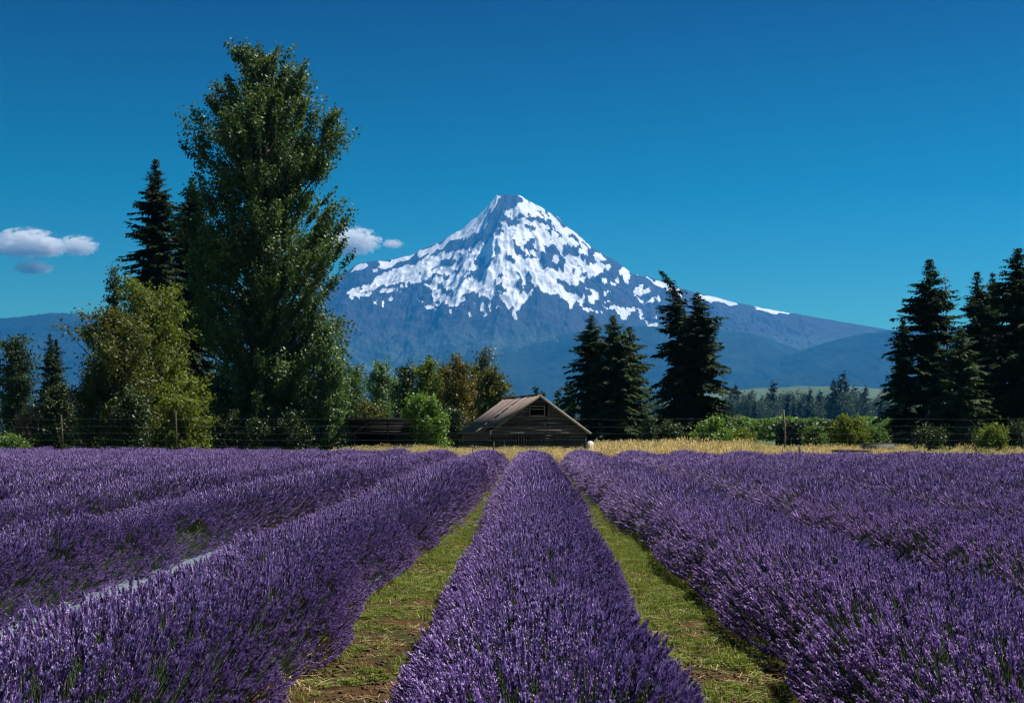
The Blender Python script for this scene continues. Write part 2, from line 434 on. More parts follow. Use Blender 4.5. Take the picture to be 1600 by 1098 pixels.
ROCK = [
 A_([(580,722),(640,668),(720,652),(790,712),(740,702),(680,702),(600,737)]), A_([(660,750),(720,735),(740,780),(822,768),(792,832),(740,822),(700,780)]),
 A_([(905,642),(950,590),(958,560),(1000,543),(1032,570),(1030,610),(1082,640),(1030,662),(1000,680),(1090,730),(1200,770),(1212,812),(1150,792),(1080,742),(980,702),(950,682),(830,727),(815,710),(940,660)]),
 A_([(1100,672),(1190,648),(1160,684)]), A_([(1125,612),(1205,588),(1205,622)]),
 A_([(1190,500),(1230,400),(1290,400),(1337,480),(1337,560),(1240,592),(1195,560)]), A_([(1240,610),(1300,640),(1312,700),(1330,800),(1260,792),(1250,700)]),
 A_([(840,832),(880,800),(920,822),(960,788),(1000,802),(1020,832),(1080,832),(1000,872),(900,852)]),
 A_([(785,642),(880,620),(835,662)]), A_([(890,492),(1000,470),(940,512)]), A_([(480,662),(640,622),(710,598),(610,648)]), A_([(690,592),(740,552),(900,533),(870,572),(760,612)]),
 A_([(250,762),(400,728),(520,735),(450,752),(300,775),(170,825),(200,790)]),
 B_([(105,255),(160,215),(185,225),(130,262)]), B_([(190,215),(240,180),(225,222)]), B_([(170,280),(230,300),(225,318),(180,312)]), B_([(550,645),(680,650),(620,675)]),
 B_([(180,690),(230,650),(250,700)]), B_([(300,740),(350,750),(340,770)]), B_([(500,740),(560,760),(600,770),(540,790),(490,780)]),
 B_([(400,300),(420,290),(470,380),(455,410)]),
]
def in_poly(px, py, poly):
    P = np.asarray(poly); r = np.zeros(px.shape, bool)
    x0, y0 = P.min(0) - 1; x1, y1 = P.max(0) + 1
    s = (px >= x0) & (px <= x1) & (py >= y0) & (py <= y1)
    x = px[s]; y = py[s]; c = np.zeros(x.shape, bool)
    j = len(P) - 1
    for i in range(len(P)):
        xi, yi = P[i]; xj, yj = P[j]
        if yi != yj:
            c ^= ((yi > y) != (yj > y)) & (x < (xj - xi) * (y - yi) / (yj - yi) + xi)
        j = i
    r[s] = c
    return r

def mountain_mat():
    m, nt, N, L, out = new_mat('mountain_rock_and_snow')
    p = N.new('ShaderNodeBsdfPrincipled')
    co = coords(nt, 'Object')
    n = noise_n(nt, 0.02, 7, 0.75, co); n2 = noise_n(nt, 0.0022, 6, 0.65, co)
    rock = ramp(nt, n, [(0.3, (0.016, 0.020, 0.026)), (0.7, (0.055, 0.058, 0.066))])
    forest = ramp(nt, n2, [(0.35, (0.022, 0.044, 0.040)), (0.65, (0.060, 0.088, 0.072))])  # forest tone lightened, low haze put into the colour
    rf = mixc(nt, attr(nt, 'forest'), rock, forest)
    s = math_n(nt, 'ADD', attr(nt, 'snow'), math_n(nt, 'MULTIPLY', math_n(nt, 'SUBTRACT', n, 0.5), 0.8))
    sf = ramp(nt, s, [(0.34, (0, 0, 0)), (0.66, (1, 1, 1))])
    snow = ramp(nt, n2, [(0.32, (0.55, 0.58, 0.63)), (0.55, (0.86, 0.88, 0.90)), (0.75, (0.93, 0.94, 0.95))])  # grey patches: dirty snow, and fine shading put into the colour
    L.new(mixc(nt, sf, rf, snow), p.inputs['Base Color'])
    p.inputs['Roughness'].default_value = 0.8; p.inputs['Specular IOR Level'].default_value = 0.1
    b = N.new('ShaderNodeBump'); b.inputs['Strength'].default_value = 0.6; b.inputs['Distance'].default_value = 25
    L.new(n, b.inputs['Height']); L.new(b.outputs[0], p.inputs['Normal'])
    L.new(p.outputs[0], out.inputs[0])
    return m

def build_mountain():
    Y0, Yf, Yb = 16000.0, 10800.0, 17600.0
    pxs = np.concatenate([np.arange(-400, 500, 12), np.arange(500, 1260, 1.25), np.arange(1260, 2400, 12)])
    xs = (pxs - CX) / F * Y0
    t = np.linspace(0, 1, 300)
    ys = np.concatenate([Yf + (Y0 - Yf) * (1 - (1 - t) ** 1.25), np.linspace(Y0, Yb, 14)[1:]])
    X, Y = np.meshgrid(xs, ys)
    sx = np.array([p[0] for p in SIL], float); sy = np.array([p[1] for p in SIL], float)
    zr = np.interp(pxs, sx, (HY - sy) / F * Y0 + CAMZ)
    jag = (fbm(pxs * 0.09, pxs * 0, 5, 4) - 0.5) * 34 * np.clip((zr - 900) / 900, 0, 1)
    zr = zr + jag
    zs = np.convolve(np.pad(zr, 8, mode='edge'), np.ones(17) / 17, 'valid')
    tt = np.clip((Y - Yf) / (Y0 - Yf), 0, 1)
    g = 0.30 * tt + 0.70 * tt ** 1.9
    back = np.clip((Y - Y0) / (Yb - Y0), 0, 1)
    w = tt ** 6
    Z = (zs[None] * (1 - w) + zr[None] * w) * g * (1 - 0.75 * back)
    # radial ribs from the summit
    ax, ay = (800 - CX) / F * Y0, Y0
    dx, dy = X - ax, ay - Y
    ang = np.arctan2(dx, np.abs(dy) + 350); rad = np.hypot(dx, dy)
    warp = fbm(X / 900, Y / 900, 9, 4) - 0.5
    ribs = ridged(ang * 4.6 + warp * 0.5, rad / 2200 + warp * 0.6, 21, 4, 0.42) - 0.55
    det = ridged(X / 260 + warp * .8, Y / 300, 33, 5, 0.6) - 0.55
    env = np.clip(tt * (1 - tt ** 8), 0, 1) * (1 - back)
    Z = Z + env * (ribs * 360 * np.clip(zs[None] / 2200, 0.15, 1) + det * 230 * np.clip(zs[None] / 1700, 0.1, 1))
    Z = np.minimum(Z, (zr[None] + 3) * Y / Y0 - 5 * (1 - tt) - (tt < 0.999) * 2)
    Z = np.maximum(Z, 2.0)
    Z[0] = 0.0; Z[-1] = 0.0
    # snow mask follows the ground it lies on
    px = CX + F * X / Y; py = HY - F * (Z - CAMZ) / Y
    wx = (fbm(px * 0.10, py * 0.10, 41, 5, .6) - 0.5) * 9; wy = (fbm(px * 0.10, py * 0.10, 51, 5, .6) - 0.5) * 9
    qx, qy = px + wx, py + wy
    snow = np.zeros(px.shape, bool)
    for P in SNOW: snow |= in_poly(qx, qy, P)
    for P in ROCK: snow &= ~in_poly(qx, qy, P)
    for P in ([(1200,475),(1250,452),(1268,512),(1212,518)], [(1262,412),(1305,462),(1337,492),(1337,440),(1290,405)], [(1240,540),(1300,520),(1337,545),(1290,575)], [(640,690),(700,672),(745,700),(690,690)],
              [(930,610),(960,585),(985,620),(955,640)], [(1010,690),(1060,700),(1090,720),(1050,722)], [(1250,660),(1290,665),(1300,720),(1262,720)]): snow |= in_poly(qx, qy, A_(P))
    for P in ([(255,430),(330,440),(340,490),(270,480)], [(400,520),(440,530),(430,600),(395,570)], [(760,700),(800,690),(790,740)], [(700,500),(760,520),(790,560),(730,560)], [(620,440),(660,470),(650,520),(600,500)]): snow |= in_poly(qx, qy, B_(P))
    b = snow.astype(float)
    raw = b.copy()
    for _ in range(5):
        b[1:-1, 1:-1] = (b[1:-1, 1:-1] * 2 + b[:-2, 1:-1] + b[2:, 1:-1] + b[1:-1, :-2] + b[1:-1, 2:]) / 6
    strk = ridged(X / 120 + warp * 2 + dx / (rad + 300) * 4, rad / 420, 71, 4, .6); fine = fbm(X / 38, Y / 60, 81, 4, .6)
    med = fbm(X / 110, Y / 150, 91, 4, .6)
    nz = lambda a: (a - a.mean()) / a.std()
    sc0 = b + (0.20 * nz(fine) + 0.17 * nz(med) + 0.16 * nz(strk)) * np.clip(b * 12, 0, 1)
    sc0 = np.where((raw > .5) & (b < .55), np.maximum(sc0, .5 + .12 * nz(fine)), sc0)
    s2 = np.clip((sc0 - 0.22) / 0.38, 0, 1)
    Z[1:-1] += ((1 - s2) * env * 14 * np.clip(zs[None] / 1500, 0, 1))[1:-1]
    forest = np.clip((1150 - Z + 300 * (fbm(X / 700, Y / 700, 61) - 0.5)) / 260, 0, 1)
    n, k = X.shape
    i = np.arange(n - 1)[:, None] * k + np.arange(k - 1)[None]
    Q = np.stack([i, i + 1, i + k + 1, i + k], -1).reshape(-1, 4)
    me = mesh_np('mountain', np.stack([X, Y, Z], -1).reshape(-1, 3), [Q], mountain_mat(), {'snow': s2.ravel(), 'forest': forest.ravel()}, True)
    tag(link('mountain', me), 'tall snow streaked volcanic peak rising behind the barn', None, None, 'structure')
build_mountain()

def hill_mat(name, dark, light, scale=0.012):
    m, nt, N, L, out = new_mat(name)
    p = N.new('ShaderNodeBsdfPrincipled')
    co = coords(nt, 'Object')
    n = noise_n(nt, scale, 6, 0.6, co); n2 = noise_n(nt, scale * 0.12, 5, 0.6, co)
    f = math_n(nt, 'ADD', math_n(nt, 'MULTIPLY', n, 0.45), math_n(nt, 'MULTIPLY', n2, 0.55))
    L.new(ramp(nt, f, [(0.36, dark), (0.62, light)]), p.inputs['Base Color'])
    p.inputs['Roughness'].default_value = 1.0; p.inputs['Specular IOR Level'].default_value = 0.05
    L.new(p.outputs[0], out.inputs[0])
    return m

def hill(name, label, Y0, depth, sil, mat, rough=14.0, seed=1, step=2.0):
    sx = np.array([p[0] for p in sil], float); sy = np.array([p[1] for p in sil], float)
    pxs = np.arange(sx[0], sx[-1] + step, step)
    zr = np.maximum(np.interp(pxs, sx, (HY - sy) / F * Y0 + CAMZ), 0)
    zr = np.convolve(np.pad(zr, 6, mode='edge'), np.ones(13) / 13, 'valid')
    fade = np.clip(np.minimum(pxs - sx[0], sx[-1] - pxs) / 60, 0, 1)
    zr = zr * fade
    xs = (pxs - CX) / F * Y0
    t = np.concatenate([np.linspace(0, 1, 46), np.linspace(1.1, 2, 6)])
    ys = Y0 - depth + depth * t
    X, T = np.meshgrid(xs, t); Yg = (Y0 - depth) + depth * T
    prof = np.where(T <= 1, np.clip(T, 0, 1) ** 0.85, np.clip(2 - T, 0, 1))
    big = 1 + 0.42 * (ridged(X / (depth * 0.6), Yg / (depth * 0.8), seed, 4) - 0.6) * (1 - np.clip(T, 0, 1) ** 4)
    Z = zr[None] * prof * big
    tree = rough * (fbm(X / 35, Yg / 60, seed + 5, 2) - 0.35) * np.clip(Z / 60, 0, 1)
    Z = np.maximum(Z + tree, 0)
    Z[0] = 0; Z[-1] = 0
    n, k = X.shape
    i = np.arange(n - 1)[:, None] * k + np.arange(k - 1)[None]
    Q = np.stack([i, i + 1, i + k + 1, i + k], -1).reshape(-1, 4)
    o = link(name, mesh_np(name, np.stack([X, Yg, Z], -1).reshape(-1, 3), [Q], mat, None, True))
    tag(o, label, None, None, 'structure')

HM = hill_mat('forest_hill', (0.004, 0.012, 0.010), (0.028, 0.046, 0.032))
HM2 = hill_mat('light_hill', (0.05, 0.085, 0.05), (0.12, 0.16, 0.09), 0.006)
hill('hill', 'long flat topped blue ridge behind the left trees', 15600, 2600,
     [(-420, 540), (-200, 515), (-60, 503), (0, 498), (45, 494), (75, 489), (120, 490), (160, 494), (230, 515), (330, 560), (430, 600)], HM, 16, 3)
hill('hill', 'dark forested foothill in front of the snowy peak', 13600, 2400,
     [(540, 640), (600, 604), (640, 577), (680, 550), (700, 540), (730, 534), (770, 535), (820, 530), (870, 523), (920, 516), (1000, 509), (1060, 513), (1120, 515), (1180, 523), (1230, 540), (1300, 562), (1400, 600), (1500, 640)], HM, 17, 5)
hill('hill', 'dark forested hill rising toward the right conifers', 12900, 2300,
     [(1010, 625), (1090, 604), (1150, 586), (1200, 567), (1250, 549), (1300, 532), (1350, 521), (1400, 515), (1480, 512), (1600, 518), (1750, 540), (1950, 590), (2100, 640)], HM, 15, 7)
hill('hill', 'low dark wooded rise behind the far treeline', 11200, 1500,
     [(1020, 640), (1120, 613), (1180, 598), (1220, 586), (1265, 580), (1330, 583), (1380, 592), (1440, 604), (1560, 640)], HM, 12, 9)
hill('hill', 'pale green valley slope just above the far treeline', 4500, 1200,
     [(900, 660), (1000, 636), (1100, 616), (1180, 607), (1260, 603), (1340, 605), (1420, 612), (1600, 640), (1800, 660)], HM2, 6, 11)
hill('hill', 'low wooded valley slope behind the shed', 9500, 1800,
     [(-300, 640), (0, 622), (200, 615), (420, 606), (560, 604), (640, 614), (760, 622), (860, 626), (960, 632), (1060, 650)], HM, 10, 13)

# ------------------------------------------------------------------ haze
def build_haze():
    mb = MB(); mb.box((-14500, -400, -1.5), (14500, 18200, 2745))
    m, nt, N, L, out = new_mat('haze_air')
    v = N.new('ShaderNodeVolumePrincipled')
    v.inputs['Color'].default_value = (0.035, 0.385, 1.0, 1)
    v.inputs['Density'].default_value = 3.8e-5
    v.inputs['Anisotropy'].default_value = 0.3
    L.new(v.outputs[0], out.inputs['Volume'])
    tag(mb.build('haze', m), 'thin blue summer haze over the valley', None, None, 'stuff')
build_haze()

# ------------------------------------------------------------------ clouds
def cloud_mat():
    m, nt, N, L, out = new_mat('cloud_vapour')
    v = N.new('ShaderNodeVolumePrincipled')
    v.inputs['Color'].default_value = (1, 1, 1, 1)
    v.inputs['Anisotropy'].default_value = 0.1
    co = coords(nt, 'Object')
    ln = N.new('ShaderNodeVectorMath'); ln.operation = 'LENGTH'; L.new(co, ln.inputs[0])
    n = noise_n(nt, 3.4, 8, 0.7, co)
    # unit ellipsoid falloff broken up by noise
    f = math_n(nt, 'SUBTRACT', math_n(nt, 'ADD', math_n(nt, 'MULTIPLY', n, 4.2), -1.32), ln.outputs['Value'])
    f = math_n(nt, 'MULTIPLY', f, 2.6, clamp=True)
    L.new(math_n(nt, 'MULTIPLY', f, 0.018), v.inputs['Density'])
    L.new(v.outputs[0], out.inputs['Volume'])
    return m
CLOUD = cloud_mat()
def uv_sphere(n=12, k=20):
    V = [[0, 0, -1]]
    for i in range(1, n):
        t = -math.pi / 2 + math.pi * i / n
        for j in range(k):
            a = 2 * math.pi * j / k
            V.append([math.cos(t) * math.cos(a), math.cos(t) * math.sin(a), math.sin(t)])
    V.append([0, 0, 1]); Q = []; T = []
    for j in range(k):
        T.append([0, 1 + (j + 1) % k, 1 + j]); T.append([len(V) - 1, 1 + (n - 2) * k + j, 1 + (n - 2) * k + (j + 1) % k])
        for i in range(n - 2):
            a = 1 + i * k
            Q.append([a + j, a + (j + 1) % k, a + k + (j + 1) % k, a + k + j])
    return np.array(V), np.array(Q), np.array(T)
SV, SQ, ST = uv_sphere()
SPH = mesh_np('cloud', SV, [SQ, ST], CLOUD, None, True)
def cloud(label, puffs, group=None):
    e = empty('cloud', (*[(puffs[0][0] - CX) / F * 24000], 24000, 0))
    tag(e, label, 'cloud', group)
    for (px, py, hw, hh) in puffs:
        Yc = 24000 + rng.uniform(-60, 60)
        x, z = at(px, Yc, py)
        o = link('puff', SPH, e)
        k = F / Yc
        o.location = (x - e.location[0], Yc - 24000, z)
        o.scale = (hw / k * 1.3, hw / k * 0.9, hh / k * 1.35)
cloud('largest white puffy cloud, in the blue sky left of the conifers', [(42, 380, 42, 19), (72, 386, 28, 13), (12, 392, 14, 6)])
cloud('ragged little cloud trailing right of the largest puffy cloud', [(122, 384, 26, 13)])
cloud('small flat cloud below the largest puffy cloud', [(52, 418, 26, 9)])
cloud('bright cloud half hidden behind the tall cottonwood beside the peak', [(552, 377, 36, 18), (512, 385, 34, 16)])
cloud('tiny wisp of cloud above the peak\'s left shoulder', [(614, 381, 14, 6)])

# ------------------------------------------------------------------ leaf clouds, trees
def quads_from(c, a, b):
    """diamond leaves: centre c, half length vector a, half width vector b"""
    V = np.stack([c - a, c + b, c + a, c - b], 1).reshape(-1, 3)
    Q = np.arange(len(V)).reshape(-1, 4)
    return V, Q

def unit(v): return v / (np.linalg.norm(v, axis=-1, keepdims=True) + 1e-9)

def leaf_mesh(name, C, size, mat, tint, up=0.5, r=None, aspect=0.62):
    n = len(C)
    a = unit(rng.normal(size=(n, 3)) + np.array([0, 0, -0.3]))
    nrm = unit(rng.normal(size=(n, 3)) + np.array([0, 0, up]))
    b = unit(np.cross(nrm, a))
    s = (size * rng.uniform(0.6, 1.25, n))[:, None]
    V, Q = quads_from(C, a * s * 0.5, b * s * 0.5 * aspect)
    return mesh_np(name, V, [Q], mat, np.repeat(np.clip(tint, 0, 1), 4))

def broadleaf(name, label, px, Y, top, env, mat, bark, n_leaf=9000, size=0.26, n_clump=110, clump=0.9, trunk_r=0.25, depth=0.9,
              lean=0.0, group=None, cat='tree', base_h=0.0, spur=None, rise=0.9, gap=0.5, upw=0.7, low=0.0, lat=0.32, axl=0.62, mult=1.9, boughs=0, bough_r=0.9, wob=(0.62, 0.72)):
    """env: list of (py, left px, right px) crown outline in photo pixels at distance Y"""
    n_clump = int(n_clump * mult); clump = clump * 0.85
    x0 = at(px, Y)
    root = empty(name, (x0, Y, 0)); tag(root, label, cat, group)
    e = np.array([(CAMZ - (p - HY) / F * Y, (l - px) / F * Y, (r - px) / F * Y) for p, l, r in env][::-1], float)
    zs, ls, rs = e[:, 0], e[:, 1], e[:, 2]
    H = zs[-1]
    # clump centres inside the outline
    zz = np.linspace(zs[0], zs[-1], 200); ww = np.interp(zz, zs, rs - ls) ** 1.15 + 0.15
    ww = ww * (1 + low * np.clip(1 - (zz - zz[0]) / (zz[-1] - zz[0]) * 1.8, 0, 1))
    cdf = np.cumsum(ww); cdf /= cdf[-1]
    z = np.interp(rng.uniform(0, 1, n_clump), cdf, zz)
    l = np.interp(z, zs, ls); r_ = np.interp(z, zs, rs)
    mid = (l + r_) / 2; half = np.maximum((r_ - l) / 2 - clump * 0.55, 0.12)
    ph = rng.uniform(0, 2 * np.pi, n_clump); rr = rng.uniform(0.0, 1, n_clump) ** gap
    half = half * np.clip(wob[0] + wob[1] * vnoise(z * 2.6 / max(1.0, clump * 2.2), ph * 1.1 + 7 * np.sin(x0), 31), 0.5, 1.18)
    C = np.stack([mid + half * rr * np.cos(ph), half * depth * rr * np.sin(ph), z], 1)
    if boughs:
        Bc = C[:boughs]; kk = rng.integers(0, boughs, n_clump)
        C = Bc[kk] + np.clip(rng.normal(size=(n_clump, 3)), -1.6, 1.6) * bough_r * np.array([1, 1, .62]) * rng.uniform(.6, 1.25, boughs)[kk, None]
        C[:, 2] = np.clip(C[:, 2], 0.3, zs[-1] - 0.3)
    trunk_x = lambda h: lean * h + 0.25 * np.sin(h * 0.35 + x0)
    m = MB()
    hh = np.linspace(0, H * 0.93, 14)
    m.tube(np.stack([trunk_x(hh) - trunk_x(0), 0.15 * np.sin(hh * 0.5), hh], 1), trunk_r * np.clip(1 - hh / H, 0.05, 1) ** 0.8 + 0.02, 8)
    for c in C[:: max(1, n_clump // 320)]:
        d = np.hypot(c[0], c[1]); h0 = max(0.3, min(c[2] - rise * d - 0.4, H * 0.88))
        p0 = np.array([trunk_x(h0) - trunk_x(0), 0.15 * np.sin(h0 * 0.5), h0])
        s = np.linspace(0, 1, 5)[:, None]
        P = p0 + (c - p0) * s + np.array([0, 0, 0.12]) * d * (s * (1 - s)) * -1.5
        m.tube(P, np.linspace(trunk_r * 0.22 + 0.01, 0.012, 5), 4)
    m.build('trunk', bark, root, True)
    # leaves gathered round the clumps, drawn out along the branch
    k = rng.integers(0, n_clump, n_leaf)
    out = unit(C - np.array([0, 0, 1]) * (C[:, 2:3] - upw * np.hypot(C[:, :1], C[:, 1:2])) * 1.0)
    cs = clump * rng.uniform(0.55, 1.3, n_clump)
    L = C[k] + np.clip(rng.normal(size=(n_leaf, 3)), -1.7, 1.7) * cs[k, None] * lat + out[k] * np.clip(rng.normal(size=(n_leaf, 1)), -1.6, 1.6) * cs[k, None] * axl
    L[:, 2] = np.maximum(L[:, 2], 0.05)
    t = 0.5 + 0.22 * rng.normal(size=n_clump)[k] + 0.22 * rng.normal(size=n_leaf)
    link('crown', leaf_mesh('crown', L, size, mat, t), root)
    return root

def conifer_parts(H, Rb, rng_, power=0.55, ragged=0.25, droop=0.35, whorl=0.42, bare=0.03, spray=1.05, density=1.9, tip=(0, 0), top_thin=1.0, lop=0.0):
    """returns trunk MB and arrays of sprays"""
    m = MB()
    bend = lambda h: (np.clip((h / H - 0.82) / 0.18, 0, 1) ** 1.5)[..., None] * np.array(tip)
    hh = np.linspace(0, H, 14)
    b = bend(hh)
    r0 = 0.016 * H + 0.05
    m.tube(np.stack([b[:, 0], b[:, 1], hh], 1), r0 * (1 - hh / H) + 0.015, 8)
    C, A, B, T = [], [], [], []
    z = H * bare
    while z < H * 0.995:
        u = z / H
        L0 = Rb * min((1 - u) ** power, 2.1 * (1 - u)) * (1 if u > 0.12 else 0.75 + 2 * u)
        L0 = L0 + 0.10 * spray
        nb = rng_.integers(6, 9)
        off = rng_.uniform(0, 6.28)
        for j in range(nb):
            ph = off + j * 6.283 / nb + rng_.normal() * 0.25
            L = L0 * rng_.uniform(1 - ragged * 1.6, 1 + ragged * 0.9) * (1 + lop * math.cos(ph))
            if rng_.uniform() < ragged * 0.35 and u < 0.9: L *= 0.45
            L = max(L, 0.2)
            zb = min(max(0.1, z + rng_.normal() * whorl * 1.3 * min(1.0, 4 * (1.02 - u))), H * 0.985)
            d = np.array([math.cos(ph), math.sin(ph), 0]); side = np.array([-d[1], d[0], 0])
            rise = 0.55 * u - 0.10 + rng_.normal() * 0.14
            ns = max(3, int(L / 0.30 * density))
            s = np.clip((np.arange(ns) + rng_.uniform(0.2, 1, ns)) / ns, 0.06, 1)
            bx = bend(np.asarray(max(zb, 0.0)))
            base = np.array([bx[0], bx[1], zb])
            pos = base + d * (L * s)[:, None] + np.array([0, 0, 1]) * (L * (rise * s - droop * s ** 2 * (1 - 0.5 * u) + 0.12 * droop * s ** 6))[:, None]
            if L > 0.7:
                q = np.array([0, 0.35, 0.7, 1.0]); PP = base + d * (L * q)[:, None] + np.array([0, 0, 1]) * (L * (rise * q - droop * q ** 2 * (1 - 0.5 * u)))[:, None]
                m.tube(PP, np.linspace(0.05, 0.012, 4) * min(1, L / 2.5), 3, cap=False)
            sl = spray * (0.35 + 0.65 * (1 - s)) * rng_.uniform(0.6, 1.3, ns) * min(1.0, 0.22 + L / 3.0)
            tb = 0.5 + 0.25 * rng_.normal()
            for sg in (-1, 1):
                a = unit(d * 0.75 + side * sg * (0.7 + 0.2 * rng_.normal(size=(ns, 1))) + np.array([0, 0, -0.28 - 0.25 * droop]) + rng_.normal(size=(ns, 3)) * 0.18)
                nn = unit(np.array([0, 0, 1.0]) + rng_.normal(size=(ns, 3)) * 0.35)
                bb = unit(np.cross(nn, a))
                C.append(pos + a * sl[:, None] * 0.45); A.append(a * sl[:, None] * 0.55); B.append(bb * sl[:, None] * 0.20)
                T.append(np.clip(tb + 0.2 * rng_.normal(size=ns), 0, 1))
            # hanging sprays
            a = unit(np.array([0, 0, -1.0]) + d * 0.5 + rng_.normal(size=(ns, 3)) * 0.35)
            bb = unit(np.cross(a, d + rng_.normal(size=(ns, 3)) * 0.5))
            C.append(pos + a * sl[:, None] * 0.3); A.append(a * sl[:, None] * 0.42); B.append(bb * sl[:, None] * 0.17)
            T.append(np.clip(tb - 0.1 + 0.2 * rng_.normal(size=ns), 0, 1))
        z += whorl * rng_.uniform(0.75, 1.25) * (1.0 if u < 0.7 else 0.7) * top_thin
    return m, np.concatenate(C), np.concatenate(A), np.concatenate(B), np.concatenate(T)

def conifer(label, px, Y, top, hw, mat='fir', group=None, name='conifer', **kw):
    """top: photo row of the tip; hw: half width near the foot in photo pixels"""
    H = CAMZ + (HY - top) / F * Y
    root = empty(name, (at(px, Y), Y, 0), 0); tag(root, label, 'tree', group)
    m, C, A, B, T = conifer_parts(H, 1.22 * hw / F * Y, rng, **kw)
    m.build('trunk', M['bark'], root, True)
    V, Q = quads_from(C, A, B)
    link('crown', mesh_np('crown', V, [Q], M[mat], np.repeat(T, 4)), root)
    return root

# --- the tall cottonwood
broadleaf('cottonwood_tree', 'tallest tree, a towering leafy cottonwood with several spires', 415, 115, 70,
  [(84,404,432),(94,374,446),(108,345,470),(122,308,492),(146,306,500),(175,316,508),(196,296,524),(222,282,530),(250,318,532),(272,312,542),(300,290,530),(335,296,528),(365,284,548),(395,286,560),(430,286,548),(462,282,520),(500,298,512),(540,312,540),(590,312,548),(640,318,545),(685,322,520),(702,380,470)],
  M['cottonwood_leaf'], M['bark'], 190000, 0.28, 1500, 1.15, 0.62, 0.85, rise=1.15, gap=0.55, upw=1.35, low=0.8, lat=0.25, axl=0.72, mult=1.1, boughs=340, bough_r=0.9, wob=(0.80, 0.36))
broadleaf('poplar_sapling', 'pale leafed poplar growth at the cottonwood\'s right foot', 505, 111, 500,
  [(505,505,515),(530,490,530),(560,480,545),(600,470,552),(650,470,552),(700,478,545)], M['poplar_leaf'], M['bark'], 11000, 0.24, 90, 0.75, 0.12, 0.8)
conifer('dark ragged conifer standing left of the cottonwood', 243, 138, 243, 62, ragged=0.4, power=0.55, droop=0.45, whorl=0.29)
conifer('dark conifer half hidden behind the cottonwood\'s left side', 300, 142, 272, 70, ragged=0.35, power=0.55, droop=0.4, whorl=0.29)
# --- left mixed grove
broadleaf('broadleaf_tree', 'domed yellow green tree between the olive tree and the cottonwood', 242, 101, 440,
  [(440,200,262),(452,180,278),(475,172,292),(505,178,308),(540,190,320),(580,200,322),(630,205,322),(690,205,318)], M['green_leaf'], M['bark'], 30000, 0.22, 190, 0.85, 0.28, 0.9, boughs=60, bough_r=0.75)
broadleaf('slender_tree', 'slim dark tree poking up behind the domed yellow green tree', 176, 117, 418,
  [(418,172,182),(440,160,198),(470,156,200),(510,150,196),(560,150,196),(690,155,190)], M['dark_leaf'], M['bark'], 7000, 0.24, 70, 0.8, 0.15, 0.8)
broadleaf('broadleaf_tree', 'brownish olive tree at the front of the left grove', 185, 95, 482,
  [(482,172,192),(497,124,208),(515,120,228),(545,118,240),(580,122,232),(610,116,250),(650,116,262),(702,118,262)], M['olive_leaf'], M['bark'], 28000, 0.21, 190, 0.85, 0.25, 0.9, boughs=60, bough_r=0.7)
broadleaf('broadleaf_bush', 'fresh green bush beside the tall fence post left of the cottonwood', 285, 93, 618,
  [(618,268,296),(636,248,318),(660,242,332),(704,238,338)], M['green_leaf'], M['bark'], 8000, 0.2, 80, 0.7, 0.1, 0.9, cat='bush')
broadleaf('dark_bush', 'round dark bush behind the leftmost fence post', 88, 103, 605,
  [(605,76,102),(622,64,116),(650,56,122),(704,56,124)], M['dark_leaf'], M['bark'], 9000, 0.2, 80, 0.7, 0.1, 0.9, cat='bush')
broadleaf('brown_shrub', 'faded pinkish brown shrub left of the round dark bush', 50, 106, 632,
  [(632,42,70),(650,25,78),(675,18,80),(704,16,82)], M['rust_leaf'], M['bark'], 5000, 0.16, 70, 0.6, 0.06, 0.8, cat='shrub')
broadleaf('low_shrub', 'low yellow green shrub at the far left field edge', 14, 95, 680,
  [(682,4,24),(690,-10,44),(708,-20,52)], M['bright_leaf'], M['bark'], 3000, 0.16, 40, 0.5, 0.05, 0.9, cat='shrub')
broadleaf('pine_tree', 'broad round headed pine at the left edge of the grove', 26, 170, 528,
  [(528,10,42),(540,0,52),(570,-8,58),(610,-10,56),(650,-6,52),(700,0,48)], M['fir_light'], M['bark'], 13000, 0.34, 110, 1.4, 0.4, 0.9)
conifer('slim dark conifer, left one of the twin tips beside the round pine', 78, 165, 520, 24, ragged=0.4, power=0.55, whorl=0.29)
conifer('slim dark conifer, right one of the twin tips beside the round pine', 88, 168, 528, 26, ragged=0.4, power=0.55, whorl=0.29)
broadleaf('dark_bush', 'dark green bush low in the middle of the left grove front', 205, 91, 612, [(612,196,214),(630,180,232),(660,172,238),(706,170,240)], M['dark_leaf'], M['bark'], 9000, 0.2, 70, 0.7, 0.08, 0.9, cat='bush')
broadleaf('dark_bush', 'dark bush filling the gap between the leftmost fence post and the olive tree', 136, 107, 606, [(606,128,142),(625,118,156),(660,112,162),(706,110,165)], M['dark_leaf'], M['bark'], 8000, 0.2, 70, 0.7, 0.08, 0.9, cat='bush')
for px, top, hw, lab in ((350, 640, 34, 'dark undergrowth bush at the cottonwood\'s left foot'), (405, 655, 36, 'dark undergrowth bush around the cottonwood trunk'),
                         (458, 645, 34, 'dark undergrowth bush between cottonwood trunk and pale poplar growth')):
    broadleaf('dark_bush', lab, px, 109, top, [(top, px - 12, px + 14), (top + 14, px - hw * .8, px + hw * .8), (706, px - hw, px + hw)], M['dark_leaf'], M['bark'], 6000, 0.2, 60, 0.7, 0.08, 0.8, cat='bush')

